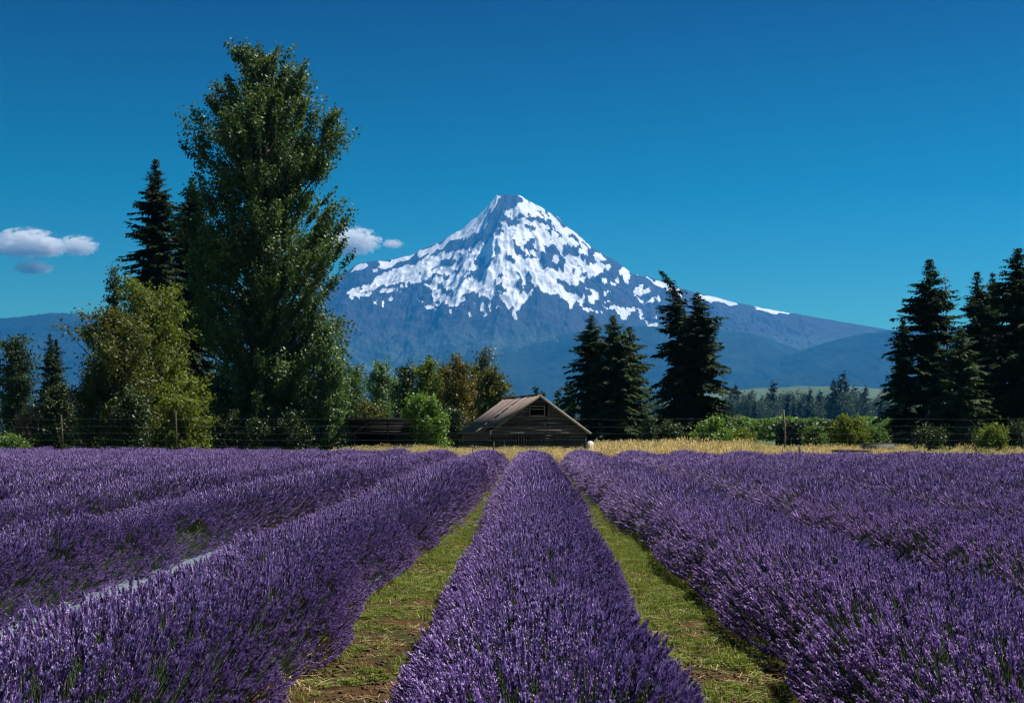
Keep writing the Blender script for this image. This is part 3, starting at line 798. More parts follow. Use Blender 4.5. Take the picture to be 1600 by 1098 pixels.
# --- trees behind the sheds
broadleaf('broadleaf_tree', 'light green tree behind the left end of the dark shed', 555, 185, 582, [(580,548,558),(596,536,572),(630,530,580),(700,532,578)], M['poplar_leaf'], M['bark'], 7000, 0.34, 60, 1.1, 0.2)
broadleaf('broadleaf_tree', 'light green tree with two lobes above the dark shed', 594, 180, 569, [(569,586,604),(582,576,614),(600,566,620),(620,574,614),(650,562,622),(700,564,620)], M['poplar_leaf'], M['bark'], 9000, 0.34, 70, 1.1, 0.22)
broadleaf('low_shrub', 'olive shrub peeking over the dark shed roof', 578, 130, 626, [(626,566,588),(640,552,604),(700,548,606)], M['olive_leaf'], M['bark'], 5000, 0.24, 50, 0.8, 0.1, cat='shrub')
broadleaf('broadleaf_tree', 'dark green tree left of the yellowing trees behind the bright bush', 634, 160, 573, [(573,628,642),(590,618,654),(630,612,660),(700,612,662)], M['dark_leaf'], M['bark'], 10000, 0.3, 80, 1.0, 0.2)
conifer('narrow dark spruce tip rising over the yellowing trees', 670, 172, 553, 16, ragged=0.3, whorl=0.295)
broadleaf('broadleaf_tree', 'mixed green tree right behind the bright green bush', 665, 152, 566, [(566,656,676),(580,646,690),(610,642,696),(650,642,698),(702,645,698)], M['green_leaf'], M['bark'], 11000, 0.28, 90, 0.95, 0.2)
broadleaf('broadleaf_tree', 'tallest yellowing orange tree behind the barn roof', 716, 146, 557, [(557,708,722),(572,696,738),(596,686,748),(640,684,752),(700,686,750)], M['yellow_leaf'], M['bark'], 14000, 0.27, 110, 0.9, 0.22)
broadleaf('broadleaf_tree', 'rounded yellow olive tree touching the barn roof\'s back corner', 772, 148, 576, [(576,762,780),(586,748,792),(605,742,802),(640,740,802),(700,742,800)], M['olive_leaf'], M['bark'], 14000, 0.27, 100, 0.9, 0.22)
broadleaf('broadleaf_tree', 'green tree filling the gap left of the tallest yellowing tree', 690, 158, 572, [(572,682,698),(588,672,710),(620,666,716),(704,666,716)], M['olive_leaf'], M['bark'], 10000, 0.27, 90, 0.85, 0.2)
broadleaf('broadleaf_tree', 'green tree between the two yellowing trees behind the barn roof', 744, 156, 574, [(574,736,752),(590,726,764),(620,720,768),(704,720,768)], M['green_leaf'], M['bark'], 10000, 0.27, 90, 0.85, 0.2)
broadleaf('broadleaf_tree', 'dim green tree behind the dark shed between lighter trees', 616, 188, 590, [(590,608,624),(604,600,634),(640,596,638),(704,596,638)], M['poplar_leaf'], M['bark'], 8000, 0.32, 70, 0.95, 0.2)
broadleaf('thin_tree', 'thin greyish see-through tree above the yellow olive tree', 757, 152, 548, [(548,752,764),(560,744,774),(590,742,772),(640,748,768)], M['grey_leaf'], M['pale_bark'], 1800, 0.26, 36, 0.9, 0.12)
broadleaf('dark_bush', 'dark bush in the gap between bright green bush and barn', 712, 128, 640, [(640,700,722),(655,692,732),(706,688,735)], M['dark_leaf'], M['bark'], 6000, 0.22, 50, 0.7, 0.1, cat='bush')
broadleaf('broadleaf_bush', 'vivid green bush growing against the dark shed\'s right end', 665, 100, 620,
  [(620,640,678),(634,632,692),(655,634,698),(680,650,702),(706,655,702)], M['bright_leaf'], M['bark'], 12000, 0.2, 100, 0.62, 0.08, 0.9, cat='bush')
# --- conifers right of the barn
conifer('full dark fir, left one of the three nearest the barn\'s right side', 924, 128, 490, 44, ragged=0.3, power=0.5, droop=0.4, whorl=0.29, mat='fir_light')
conifer('full dark fir, middle one of the three nearest the barn\'s right side', 958, 126, 490, 48, ragged=0.3, power=0.5, droop=0.4, whorl=0.29, mat='fir_light')
conifer('full dark fir, right one of the three nearest the barn\'s right side', 984, 129, 508, 42, ragged=0.34, power=0.5, droop=0.4, whorl=0.29, mat='fir_light')
conifer('ragged conifer whose crooked tip leans left in front of the mountain slope', 1060, 121, 420, 34, ragged=0.5, power=0.42, droop=0.5, whorl=0.29, tip=(-1.7, 0), lop=-0.15)
conifer('dense dark conifer joined to the crooked tipped one', 1090, 119, 454, 56, ragged=0.26, power=0.42, droop=0.45, whorl=0.29)
for px, Y, top, hw, lab in ((838, 320, 603, 12, 'small distant fir tip just above the barn ridge'), (848, 330, 609, 11, 'lower distant fir tip right of the barn ridge peak'),
                            (872, 300, 608, 14, 'pointed distant fir above the barn\'s right roof slope'), (888, 280, 600, 20, 'distant fir against the left side of the three full firs')):
    conifer(lab, px, Y, top, hw, ragged=0.25, whorl=0.9, spray=2.2, density=0.7)
# --- right conifers
conifer('tall dense conifer with a blunt tip, left of the lighter green conifer', 1453, 116, 402, 62, ragged=0.34, power=0.5, droop=0.4, whorl=0.29)
conifer('shorter drooping conifer at the left edge of the right group', 1412, 114, 497, 38, ragged=0.45, power=0.42, droop=0.8, whorl=0.29)
conifer('lighter green conifer in front of the dark right group', 1500, 108, 512, 50, mat='fir_light', ragged=0.34, power=0.5, droop=0.45, whorl=0.29)
conifer('tall conifer, left of the close pair near the right edge', 1527, 122, 422, 46, ragged=0.4, power=0.5, droop=0.4, whorl=0.29)
conifer('tall conifer, right of the close pair near the right edge', 1551, 124, 424, 46, ragged=0.4, power=0.5, droop=0.4, whorl=0.29)
conifer('tallest right hand conifer, cut off by the picture\'s right edge', 1592, 112, 384, 72, ragged=0.4, power=0.5, droop=0.4, whorl=0.296)
def snag():
    e = empty('dead_tree', (at(1479, 118), 118, 0)); tag(e, 'thin bare dead trunk beside the blunt tipped conifer', 'tree')
    m = MB(); H = CAMZ + (HY - 420) / F * 118
    m.tube([[0, 0, 0], [0.1, 0, H * .5], [-0.15, 0, H]], [0.18, 0.1, 0.02], 6)
    for k in range(26):
        z = H * rng.uniform(0.6, 0.98); a = rng.uniform(0, 6.28); l = rng.uniform(0.3, 0.9)
        m.tube([[0, 0, z], [l * math.cos(a), l * math.sin(a), z + l * 0.25]], [0.02, 0.006], 3)
    m.build('trunk', M['pale_bark'], e)
snag()
def bush(label, px, Y, top, hw, mat, n=5000, size=0.19, name='broadleaf_bush'):
    broadleaf(name, label, px, Y, top, [(top, px - hw * .35, px + hw * .3), (top + (706 - top) * .3, px - hw * .8, px + hw * .85), (top + (706 - top) * .6, px - hw, px + hw), (708, px - hw * .95, px + hw * .9)],
              M[mat], M['bark'], n, size, 60, 0.6, 0.06, 0.85, cat='bush')
bush('bright yellow green bush under the crooked tipped conifer pair', 1112, 102, 657, 36, 'bright_leaf', 8000)
bush('low green bush right of the bright yellow green bush', 1158, 104, 672, 26, 'green_leaf')
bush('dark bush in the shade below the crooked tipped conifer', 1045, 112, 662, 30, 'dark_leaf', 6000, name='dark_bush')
bush('small green bush between the three firs and the crooked conifer', 1012, 118, 660, 16, 'green_leaf', 3000)
bush('rounded light green bush in front of the dark hedge', 1272, 112, 668, 24, 'orchard_leaf', 5000)
bush('tall dark green bush at the dark hedge\'s right end', 1326, 104, 652, 34, 'green_leaf', 9000)
bush('pale bush right of the tall dark green bush', 1368, 108, 668, 22, 'orchard_leaf', 3500)
bush('yellow green bush at the foot of the blunt tipped conifer', 1452, 100, 668, 26, 'dark_leaf', 4500)
bush('yellow green bush at the right edge conifers\' feet', 1548, 99, 666, 26, 'green_leaf', 5000)
bush('dark bush below the lighter green conifer', 1505, 106, 670, 34, 'dark_leaf', 6000, name='dark_bush')
bush('dark bush below the drooping conifer', 1405, 108, 680, 26, 'dark_leaf', 4000, name='dark_bush')
bush('dark bush at the picture\'s right edge below the tallest conifer', 1590, 104, 660, 32, 'dark_leaf', 6000, name='dark_bush')

# --- far treeline, alike trees share meshes
def far_trees():
    H = 30.0
    m, C, A, B, T = conifer_parts(H, 5.0, rng, ragged=0.25, whorl=1.5, spray=2.2, density=0.8)
    V, Q = quads_from(C, A, B); fir = mesh_np('crown', V, [Q], M['far_fir'], np.repeat(T, 4))
    trunk = m.mesh('trunk', M['bark'])
    n = 3200; cl = rng.normal(size=(40, 3)) * np.array([3.0, 3.0, 6.0]) + np.array([0, 0, 15.5]); cl[:, 2] = np.clip(cl[:, 2], 2, 27)
    P = cl[rng.integers(0, 40, n)] + rng.normal(size=(n, 3)) * np.array([1.3, 1.3, 1.5]); P[:, 2] = np.clip(P[:, 2], 0.5, 30)
    leaf = leaf_mesh('crown', P, 1.1, M['far_leaf'], rng.uniform(0, 1, n))
    t2 = MB(); t2.tube([[0, 0, 0], [0.2, 0, 14], [0, 0, 26]], [0.5, 0.3, 0.05], 6); t2 = t2.mesh('trunk', M['pale_bark'])
    spots = [(1150,597,0),(1207,592,0),(1265,604,0),(1281,607,0),(1303,589,0),(1320,577,0),(1311,585,0),(1334,600,0),(1352,600,0),(1230,611,0),(1143,606,0)]
    taken = [s[0] for s in spots]
    labs = {1150: 'dark fir tip at the left end of the far treeline beside the crooked conifer pair', 1207: 'single pointed dark fir above the left part of the far treeline',
            1265: 'left of two short dark fir tips in the middle of the far treeline', 1281: 'right of two short dark fir tips in the middle of the far treeline',
            1303: 'second tallest dark fir, left of the tallest in the far treeline', 1320: 'tallest dark fir of the far treeline',
            1311: 'dark fir between the two tallest of the far treeline', 1334: 'dark fir directly right of the tallest in the far treeline'}
    for px in np.arange(1138, 1420, 5.2): spots.append((px + rng.uniform(-2, 2), rng.uniform(611, 628), 1 if rng.uniform() < 0.78 else 0))
    for px in np.arange(1004, 1036, 6): spots.append((px, rng.uniform(612, 630), 1))
    for px in np.arange(520, 700, 9): spots.append((px, rng.uniform(618, 634), 1))
    for px in np.arange(-10, 130, 8): spots.append((px, rng.uniform(612, 634), rng.integers(0, 2)))
    for px, top, kind in spots:
        Y = 1150 + rng.uniform(-60, 60); h = CAMZ + (HY - top) / F * Y
        e = empty('distant_tree' if kind else 'distant_fir', (at(px, Y), Y, 0), rng.uniform(0, 6))
        if px in labs: tag(e, labs[px], 'tree', 'trees of the far treeline')
        elif kind: tag(e, 'hazy rounded green tree in the far treeline across the valley', 'tree', 'rounded trees of the far treeline')
        else: tag(e, 'hazy small dark fir merging into the far treeline', 'tree', 'small firs of the far treeline')
        s = h / (30.0 if kind == 0 else 28.5)
        w = s * rng.uniform(0.8, 1.1) * (0.95 if kind else 1.15)
        for nm, me in (('trunk', t2 if kind else trunk), ('crown', leaf if kind else fir)):
            o = link(nm, me, e); o.scale = (w, w, s)
far_trees()

# --- orchard and hedge
def orchard():
    n = 30000
    x = np.empty(0)
    C = []
    for r, Y in enumerate((215, 240, 270, 305, 345, 390)):
        k = n // 6
        xx = rng.uniform(at(985, Y), at(1430, Y), k); 
        top = 2.9 + 1.6 * vnoise(xx * 0.45, xx * 0 + r, 5 + r) + 0.25 * r
        zz = top * rng.uniform(0.05, 1, k) ** 0.7
        kp = vnoise(xx * 0.22, xx * 0 + 3.7 * r, 15) > (0.48 if r < 2 else 0.2)
        C.append(np.stack([xx, Y + rng.normal(size=k) * 0.9, zz], 1)[kp])
    C = np.concatenate(C)
    o = link('orchard_foliage', leaf_mesh('orchard_foliage', C, 0.75, M['orchard_leaf'], rng.uniform(0.2, 1, len(C))))
    tag(o, 'distant green orchard rows seen across the valley floor', 'orchard', None, 'stuff')
    e = empty('hedge', (at(1278, 185), 185, 0)); tag(e, 'long dark flat topped hedge behind the light green bush', 'hedge')
    k = 16000; half = 5.4; L = np.stack([rng.uniform(-half, half, k), rng.normal(size=k) * 0.5, rng.uniform(0, 1, k) ** 0.8 * 3.0], 1)
    L[:, 2] += 0.18 * np.sin(L[:, 0] * 5)
    L[:, 2] = np.clip(L[:, 2], 0.05, 4)
    link('crown', leaf_mesh('crown', L, 0.4, M['dark_leaf'], rng.uniform(0, 0.7, k)), e)
    m = MB()
    for xx in np.arange(-half + .5, half, 1.2): m.tube([[xx, 0, 0], [xx + .1, 0, 2.6]], [0.07, 0.02], 5)
    m.build('trunk', M['bark'], e)
orchard()

# ------------------------------------------------------------------ barn
def box_mesh(name, a, b, mat): 
    m = MB(); m.box(a, b); return m.mesh(name, mat)

def build_barn():
    th = math.atan2(2.27, 9.0)
    e = empty('barn', (at(841, 104), 104.0, 0), th); tag(e, 'weathered wooden barn with sagging board roof in the dry grass', 'barn')
    W, ZE, ZA, Ln = 3.55, 1.78, 4.32, 10.1
    sl = (ZA - ZE) / W
    wins = [(-0.62, 0.42, 2.88, 3.50), (0.56, 0.72, 2.88, 3.50), (-1.80, -0.75, 0.74, 1.40)]
    # gable planks, cut round the openings
    def gable(y0, cut):
        z = 0.05; h = 0.20
        while z < ZA - 0.05:
            z1 = min(z + h, ZA)
            half = W if z1 <= ZE else max(0.06, (ZA - z1) / sl)
            segs = [(-half, half)]
            if cut:
                for (a, b, c, d) in wins:
                    if z1 > c + 0.02 and z < d - 0.02:
                        segs = [s for (p, q) in segs for s in ((p, min(q, a)), (max(p, b), q)) if s[1] - s[0] > 0.04]
            ns = []
            for p, q in segs:
                if q - p > 3.4 and rng.uniform() < 0.75:
                    k = rng.uniform(p + 1.2, q - 1.2); ns += [(p, k - 0.006), (k + 0.006, q)]
                else: ns.append((p, q))
            for p, q in ns:
                o_ = rng.uniform(-0.012, 0.012); tl = rng.uniform(-0.012, 0.012)
                m = MB(); V = np.array([[p, y0 - .015 + o_, z], [q, y0 - .015 + o_, z + tl], [q, y0 + .015 + o_, z + tl], [p, y0 + .015 + o_, z],
                                        [p, y0 - .022 + o_, z1 - 0.014], [q, y0 - .022 + o_, z1 - 0.014 + tl], [q, y0 + .008 + o_, z1 - 0.014 + tl], [p, y0 + .008 + o_, z1 - 0.014]])
                if z1 > ZE:   # ends cut to the roof pitch
                    hb = max(0.1, (ZA - z) / sl) if z > ZE else W
                    if abs(p + half) < 1e-6: V[[0, 3], 0] = -hb
                    if abs(q - half) < 1e-6: V[[1, 2], 0] = hb
                m.add(V, [[0,3,2,1],[4,5,6,7],[0,1,5,4],[1,2,6,5],[2,3,7,6],[3,0,4,7]])
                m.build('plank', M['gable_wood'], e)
            z = z1
    gable(0.0, True)
    m = MB()   # back gable wall
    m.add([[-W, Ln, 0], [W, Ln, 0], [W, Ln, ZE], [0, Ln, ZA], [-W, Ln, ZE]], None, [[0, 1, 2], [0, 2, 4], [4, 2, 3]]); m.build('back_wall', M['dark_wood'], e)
    # side planks
    for sx in (-1, 1):
        z = 0.05
        while z < ZE - 0.05:
            o_ = rng.uniform(-0.01, 0.01)
            mm = MB(); mm.box((sx * W - 0.015 + o_, 0.03, z), (sx * W + 0.015 + o_, Ln, min(z + 0.19, ZE))); mm.build('plank', M['gable_wood'], e)
            z += 0.205
    # corner posts and battens
    for sx in (-1, 1):
        mm = MB(); mm.box((sx * (W + .03) - 0.06, -0.07, 0), (sx * (W + .03) + 0.06, -0.026, ZE)); mm.build('corner_board', M['gable_wood'], e)
    for u in (-2.6, 0.15, 1.4, 2.35):
        mm = MB(); mm.box((u, -0.062, 0.0), (u + 0.09, -0.036, rng.uniform(1.0, 1.5))); mm.build('batten', M['trim_wood'] if u < 0 else M['gable_wood'], e)
    # roof: dark sheet as painted shade behind holes, then boards running down the slope
    SLn = math.hypot(W, ZA - ZE) + 0.46
    d = np.array([-W, 0, ZE - ZA]) / math.hypot(W, ZA - ZE)
    for sx in (-1, 1):
        dx = np.array([d[0] * -sx, 0, d[2]]); nrm = np.array([-dx[2] * sx * 1.0 * (1 if sx > 0 else 1), 0, abs(dx[0])])
        nrm = np.array([sx * abs(dx[2]), 0, abs(dx[0])])
        def slope_box(m, s0, s1, y0, y1, h0, h1, s0b=None, s1b=None):
            ap = np.array([0, 0, ZA + 0.03])
            P = lambda s, y, h: ap + dx * s + np.array([0, y, 0]) + nrm * h
            s0b = s0 if s0b is None else s0b; s1b = s1 if s1b is None else s1b
            V = [P(s0, y0, h0), P(s1, y0, h0), P(s1b, y1, h0), P(s0b, y1, h0), P(s0, y0, h1), P(s1, y0, h1), P(s1b, y1, h1), P(s0b, y1, h1)]
            m.add(V, [[0,3,2,1],[4,5,6,7],[0,1,5,4],[1,2,6,5],[2,3,7,6],[3,0,4,7]])
        m = MB(); slope_box(m, 0.02, SLn - (0.75 if sx < 0 else 0.3), 0.05, Ln - 0.05, -0.03, 0.0); m.build('dark_roof_backing', M['dark_wood'], e)
        y = -0.38; i = 0
        while y < Ln + 0.25:
            wd = rng.uniform(0.26, 0.36); y1 = min(y + wd, Ln + 0.3)
            h = 0.022 + rng.uniform(-0.006, 0.014)
            L = SLn + rng.uniform(-0.16, 0.10)
            cuts = None
            if sx < 0:
                if i < 5: L = [3.62, 3.75, 4.05, 4.02, 4.3][i]
                if i == 14: cuts = [(0.6, 0.9), (1.25, 1.8), (2.9, 3.5), (4.2, L)]
                if i == 15: cuts = [(0.0, 1.2), (2.2, 2.6), (3.5, 3.9)]
                if i == 13: cuts = [(0.0, 3.5), (4.05, L)]
                if i == 19: cuts = [(0.45, L)]
            lift = lambda : rng.uniform(-0.05, 0.05)
            for (a, b) in (cuts or [(0.0 + rng.uniform(0, 0.05), L)]):
                m = MB(); hh = h + rng.uniform(0, 0.012)
                slope_box(m, a, b + lift(), y + 0.008, y1 - 0.004, hh, hh + 0.026, a + lift() * 0.4, b + lift() * 1.3)
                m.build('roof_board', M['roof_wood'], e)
            y = y1; i += 1
        # bargeboards along the rake
        m = MB(); slope_box(m, 0.0, SLn - (0.85 if sx < 0 else 0.0), -0.42, -0.385, -0.13, 0.055); m.build('bargeboard', M['trim_wood'], e)
        # rafter tails / eave purlin
        m = MB(); slope_box(m, SLn - 0.62, SLn - 0.5, -0.36 if sx > 0 else 1.3, Ln, -0.14, -0.03); m.build('eave_beam', M['dark_wood'], e)
    for y0, y1 in ((-0.4, 2.9), (3.0, 6.1), (6.3, Ln + 0.3)):
        m = MB(); m.box((-0.13, y0, ZA + 0.075), (0.13, y1, ZA + 0.10 + rng.uniform(0, 0.02))); m.build('ridge_cap', M['roof_wood'], e)
    # windows: frames and bars
    for wi, (a, b, c, dd) in enumerate(wins):
        w = empty('window', (0, 0, 0)); w.parent = e
        if wi == 1:
            m = MB(); m.box((b - .0, -0.07, c - .05), (b + .06, -0.03, dd + .05)); m.build('frame', M['trim_wood'], w); continue
        for (p, q) in (((a - .07, -0.075, c - .07), (b + .07, -0.03, c - .002)), ((a - .07, -0.075, dd + .002), (b + .07, -0.03, dd + .07)),
                       ((a - .07, -0.073, c), (a - .002, -0.03, dd)), ((b + .002, -0.073, c), (b + .07, -0.03, dd))):
            m = MB(); m.box(p, q); m.build('frame', M['trim_wood'] if wi == 0 else M['gable_wood'], w)
        if wi == 0:
            m = MB(); m.box((a, -0.05, 3.3), (b, -0.025, 3.345)); m.build('bar', M['trim_wood'], w)
        else:
            for k in range(5):
                u = a + 0.1 + k * 0.2
                m = MB(); m.box((u, -0.05, c), (u + 0.045, -0.02, dd)); m.build('bar', M['trim_wood'], w)
build_barn()

def build_shed():
    x0, Y = at(546, 110), 110.0
    e = empty('shed', (x0, Y, 0), R(4)); tag(e, 'low dark plank shed with a flat roof left of the vivid green bush', 'shed')
    Lx, D, Z = 5.7, 3.0, 2.82
    for k in range(12):
        z = 0.05 + k * 0.215
        if z > 2.45: break
        if 3 <= k <= 6: segs = [(0.0, 0.55), (3.4, Lx)]
        else: segs = [(0, Lx)]
        for a, b in segs:
            m = MB(); o_ = rng.uniform(-.02, .02); m.box((a, o_, z), (b, o_ + .03, z + 0.20)); m.build('plank', M['dark_wood'], e)
    m = MB(); m.box((0, D, 0), (Lx, D + .04, Z - .2)); m.box((-.04, 0.05, 0), (0, D, Z - .2)); m.box((Lx, 0.05, 0), (Lx + .04, D, Z - .2)); m.build('wall', M['dark_wood'], e)
    for k in range(14):
        m = MB(); u = -0.3 + k * 0.45; zt = 0.02 * rng.normal()
        V = np.array([[u, -.45, Z - .12], [u + .43, -.45, Z - .12], [u + .43, D + .3, Z - .3], [u, D + .3, Z - .3]]); V[:, 2] += zt
        m.add(np.vstack([V, V + [0, 0, .03]]), [[0,3,2,1],[4,5,6,7],[0,1,5,4],[1,2,6,5],[2,3,7,6],[3,0,4,7]]); m.build('roof_board', M['dark_wood'], e)
    m = MB(); m.box((-.32, -.5, Z - .28), (Lx + .3, -.455, Z - .08)); m.build('fascia', M['dark_wood'], e)
    m = MB(); m.tube([[0.1, -.12, 1.35], [1.7, -.12, 2.55]], 0.045, 5); m.build('brace', M['post_wood'], e)
    for u in (0.05, 2.9, 5.6):
        m = MB(); m.box((u, -.14, 0), (u + .11, -.04, Z - .3)); m.build('post', M['dark_wood'], e)
build_shed()

# white tarp mound by the barn
def mound(name, label, cat, px, Y, w, d, h, mat):
    V = SV.copy(); V[:, 2] = np.maximum(V[:, 2], -0.05); V *= np.array([w, d, h])
    V += (rng.normal(size=V.shape) * 0.02)
    o = link(name, mesh_np(name, V, [SQ, ST], mat, None, True), None, (at(px, Y), Y, 0.05)); tag(o, label, cat)
mound('white_tarp', 'small white covered heap in the dry grass by the barn\'s right corner', 'tarp', 922, 106, 0.42, 0.5, 0.95, M['white_tarp'])

# ------------------------------------------------------------------ fence, poles, rails
def wire_fence():
    Y = 86.0
    e = empty('wire_fence', (0, Y, 0)); tag(e, 'tall deer fence of thin wires on wooden posts beyond the lavender', 'fence')
    pxs = [-70, 97, 275, 1226, 1720]
    tops = [648, 648, 642, 640, 650]
    for px, t in zip(pxs, tops):
        x, z = at(px, Y, t); m = MB()
        m.tube([[x, 0, 0], [x + 0.02, 0, z * .5], [x + 0.05 * rng.normal(), 0, z]], [0.06, 0.055, 0.05], 7); m.build('post', M['post_wood'], e)
    x0, x1 = at(-70, Y), at(1720, Y)
    for z in (0.75, 1.15, 1.55, 1.95, 2.4):
        m = MB()
        xs = np.linspace(x0, x1, 60)
        m.tube(np.stack([xs, np.full(60, -0.085), z + 0.03 * np.sin(xs * 0.9)], 1), 0.0032, 4); m.build('wire', M['wire'], e)
wire_fence()
def stake(label, px, Y, top, r, mat='post_wood'):
    x, z = at(px, Y, top); m = MB(); m.tube([[0, 0, 0], [0.01, 0, z * .6], [0.02, 0, z]], [r, r * .95, r * .8], 7)
    o = m.build('stake', M[mat]); o.location = (x, Y, 0); tag(o, label, 'stake')
stake('short dark stake at the lavender row end in front of the barn', 771, 72, 690, 0.04)
stake('thin stake in the dry grass left of the barn front stake', 738, 73, 694, 0.025)
stake('stubby dark post in the dry grass before the dark hedge', 1249, 68, 697, 0.075)
stake('small stake left of the stubby dark post', 1222, 67, 700, 0.04)
def rail():
    e = empty('wooden_rail', (at(1300, 69), 69, 0)); tag(e, 'low weathered wooden rail in the dry grass before the tall dark green bush', 'rail')
    L = at(1358, 69) - at(1297, 69)
    m = MB(); m.box((0, 0, 0.62), (L, .1, 0.74)); m.build('beam', M['post_wood'], e)
    for u in (0.05, L - .15):
        m = MB(); m.box((u, 0.102, 0), (u + .1, .2, 0.70)); m.build('leg', M['post_wood'], e)
rail()
def trough():
    e = empty('trough', (at(1372, 84), 84, 0)); tag(e, 'low grey metal trough below the drooping conifer', 'trough')
    m = MB(); w, d, h = 0.95, 0.5, 0.9; t = .03
    m.box((-w, -d, .1), (w, d, .14)); m.box((-w, -d, .14), (w, -d + t, h)); m.box((-w, d - t, .14), (w, d, h)); m.box((-w, -d + t, .14), (-w + t, d - t, h)); m.box((w - t, -d + t, .14), (w, d - t, h))
    m.build('body', M['grey_metal'], e)
    m = MB(); m.box((-w - .03, -d - .03, h + .002), (w + .03, -d + .05, h + .05)); m.box((-w - .03, d - .05, h + .002), (w + .03, d + .03, h + .05)); m.build('rim', M['grey_metal'], e)
    for sx in (-.8, .7):
        m = MB(); m.box((sx, -d + .02, 0), (sx + .1, d - .02, .098)); m.build('leg', M['post_wood'], e)
trough()

# ------------------------------------------------------------------ scatter by geometry nodes (uncountable stuff)
def proto_collection(name, meshes):
    c = bpy.data.collections.new(name)
    for k, me in enumerate(meshes):
        o = bpy.data.objects.new(f'{name}_{k:02d}', me); c.objects.link(o)
    return c

def scatter_group(name, coll):
    ng = bpy.data.node_groups.new(name, 'GeometryNodeTree')
    ng.is_modifier = True
    ng.interface.new_socket('Geometry', in_out='INPUT', socket_type='NodeSocketGeometry')
    ng.interface.new_socket('Geometry', in_out='OUTPUT', socket_type='NodeSocketGeometry')
    N, L = ng.nodes, ng.links
    gi = N.new('NodeGroupInput'); go = N.new('NodeGroupOutput')
    ci = N.new('GeometryNodeCollectionInfo'); ci.inputs['Collection'].default_value = coll
    ci.inputs['Separate Children'].default_value = True; ci.inputs['Reset Children'].default_value = True
    ip = N.new('GeometryNodeInstanceOnPoints'); ip.inputs['Pick Instance'].default_value = True
    def na(n, t):
        a = N.new('GeometryNodeInputNamedAttribute'); a.data_type = t; a.inputs['Name'].default_value = n
        return a.outputs[0]
    er = N.new('FunctionNodeEulerToRotation'); L.new(na('rot', 'FLOAT_VECTOR'), er.inputs[0])
    L.new(gi.outputs[0], ip.inputs['Points']); L.new(ci.outputs[0], ip.inputs['Instance'])
    L.new(na('idx', 'INT'), ip.inputs['Instance Index']); L.new(er.outputs[0], ip.inputs['Rotation'])
    L.new(na('scl', 'FLOAT'), ip.inputs['Scale']); L.new(ip.outputs[0], go.inputs[0])
    return ng

def scatter(name, P, rot, scl, idx, group, parent=None):
    me = bpy.data.meshes.new(name)
    n = len(P); me.vertices.add(n)
    me.vertices.foreach_set('co', np.asarray(P, np.float32).ravel())
    a = me.attributes.new('rot', 'FLOAT_VECTOR', 'POINT'); a.data.foreach_set('vector', np.asarray(rot, np.float32).ravel())
    a = me.attributes.new('scl', 'FLOAT', 'POINT'); a.data.foreach_set('value', np.asarray(scl, np.float32))
    a = me.attributes.new('idx', 'INT', 'POINT'); a.data.foreach_set('value', np.asarray(idx, np.int32))
    o = link(name, me, parent)
    md = o.modifiers.new('scatter', 'NODES'); md.node_group = group
    return o

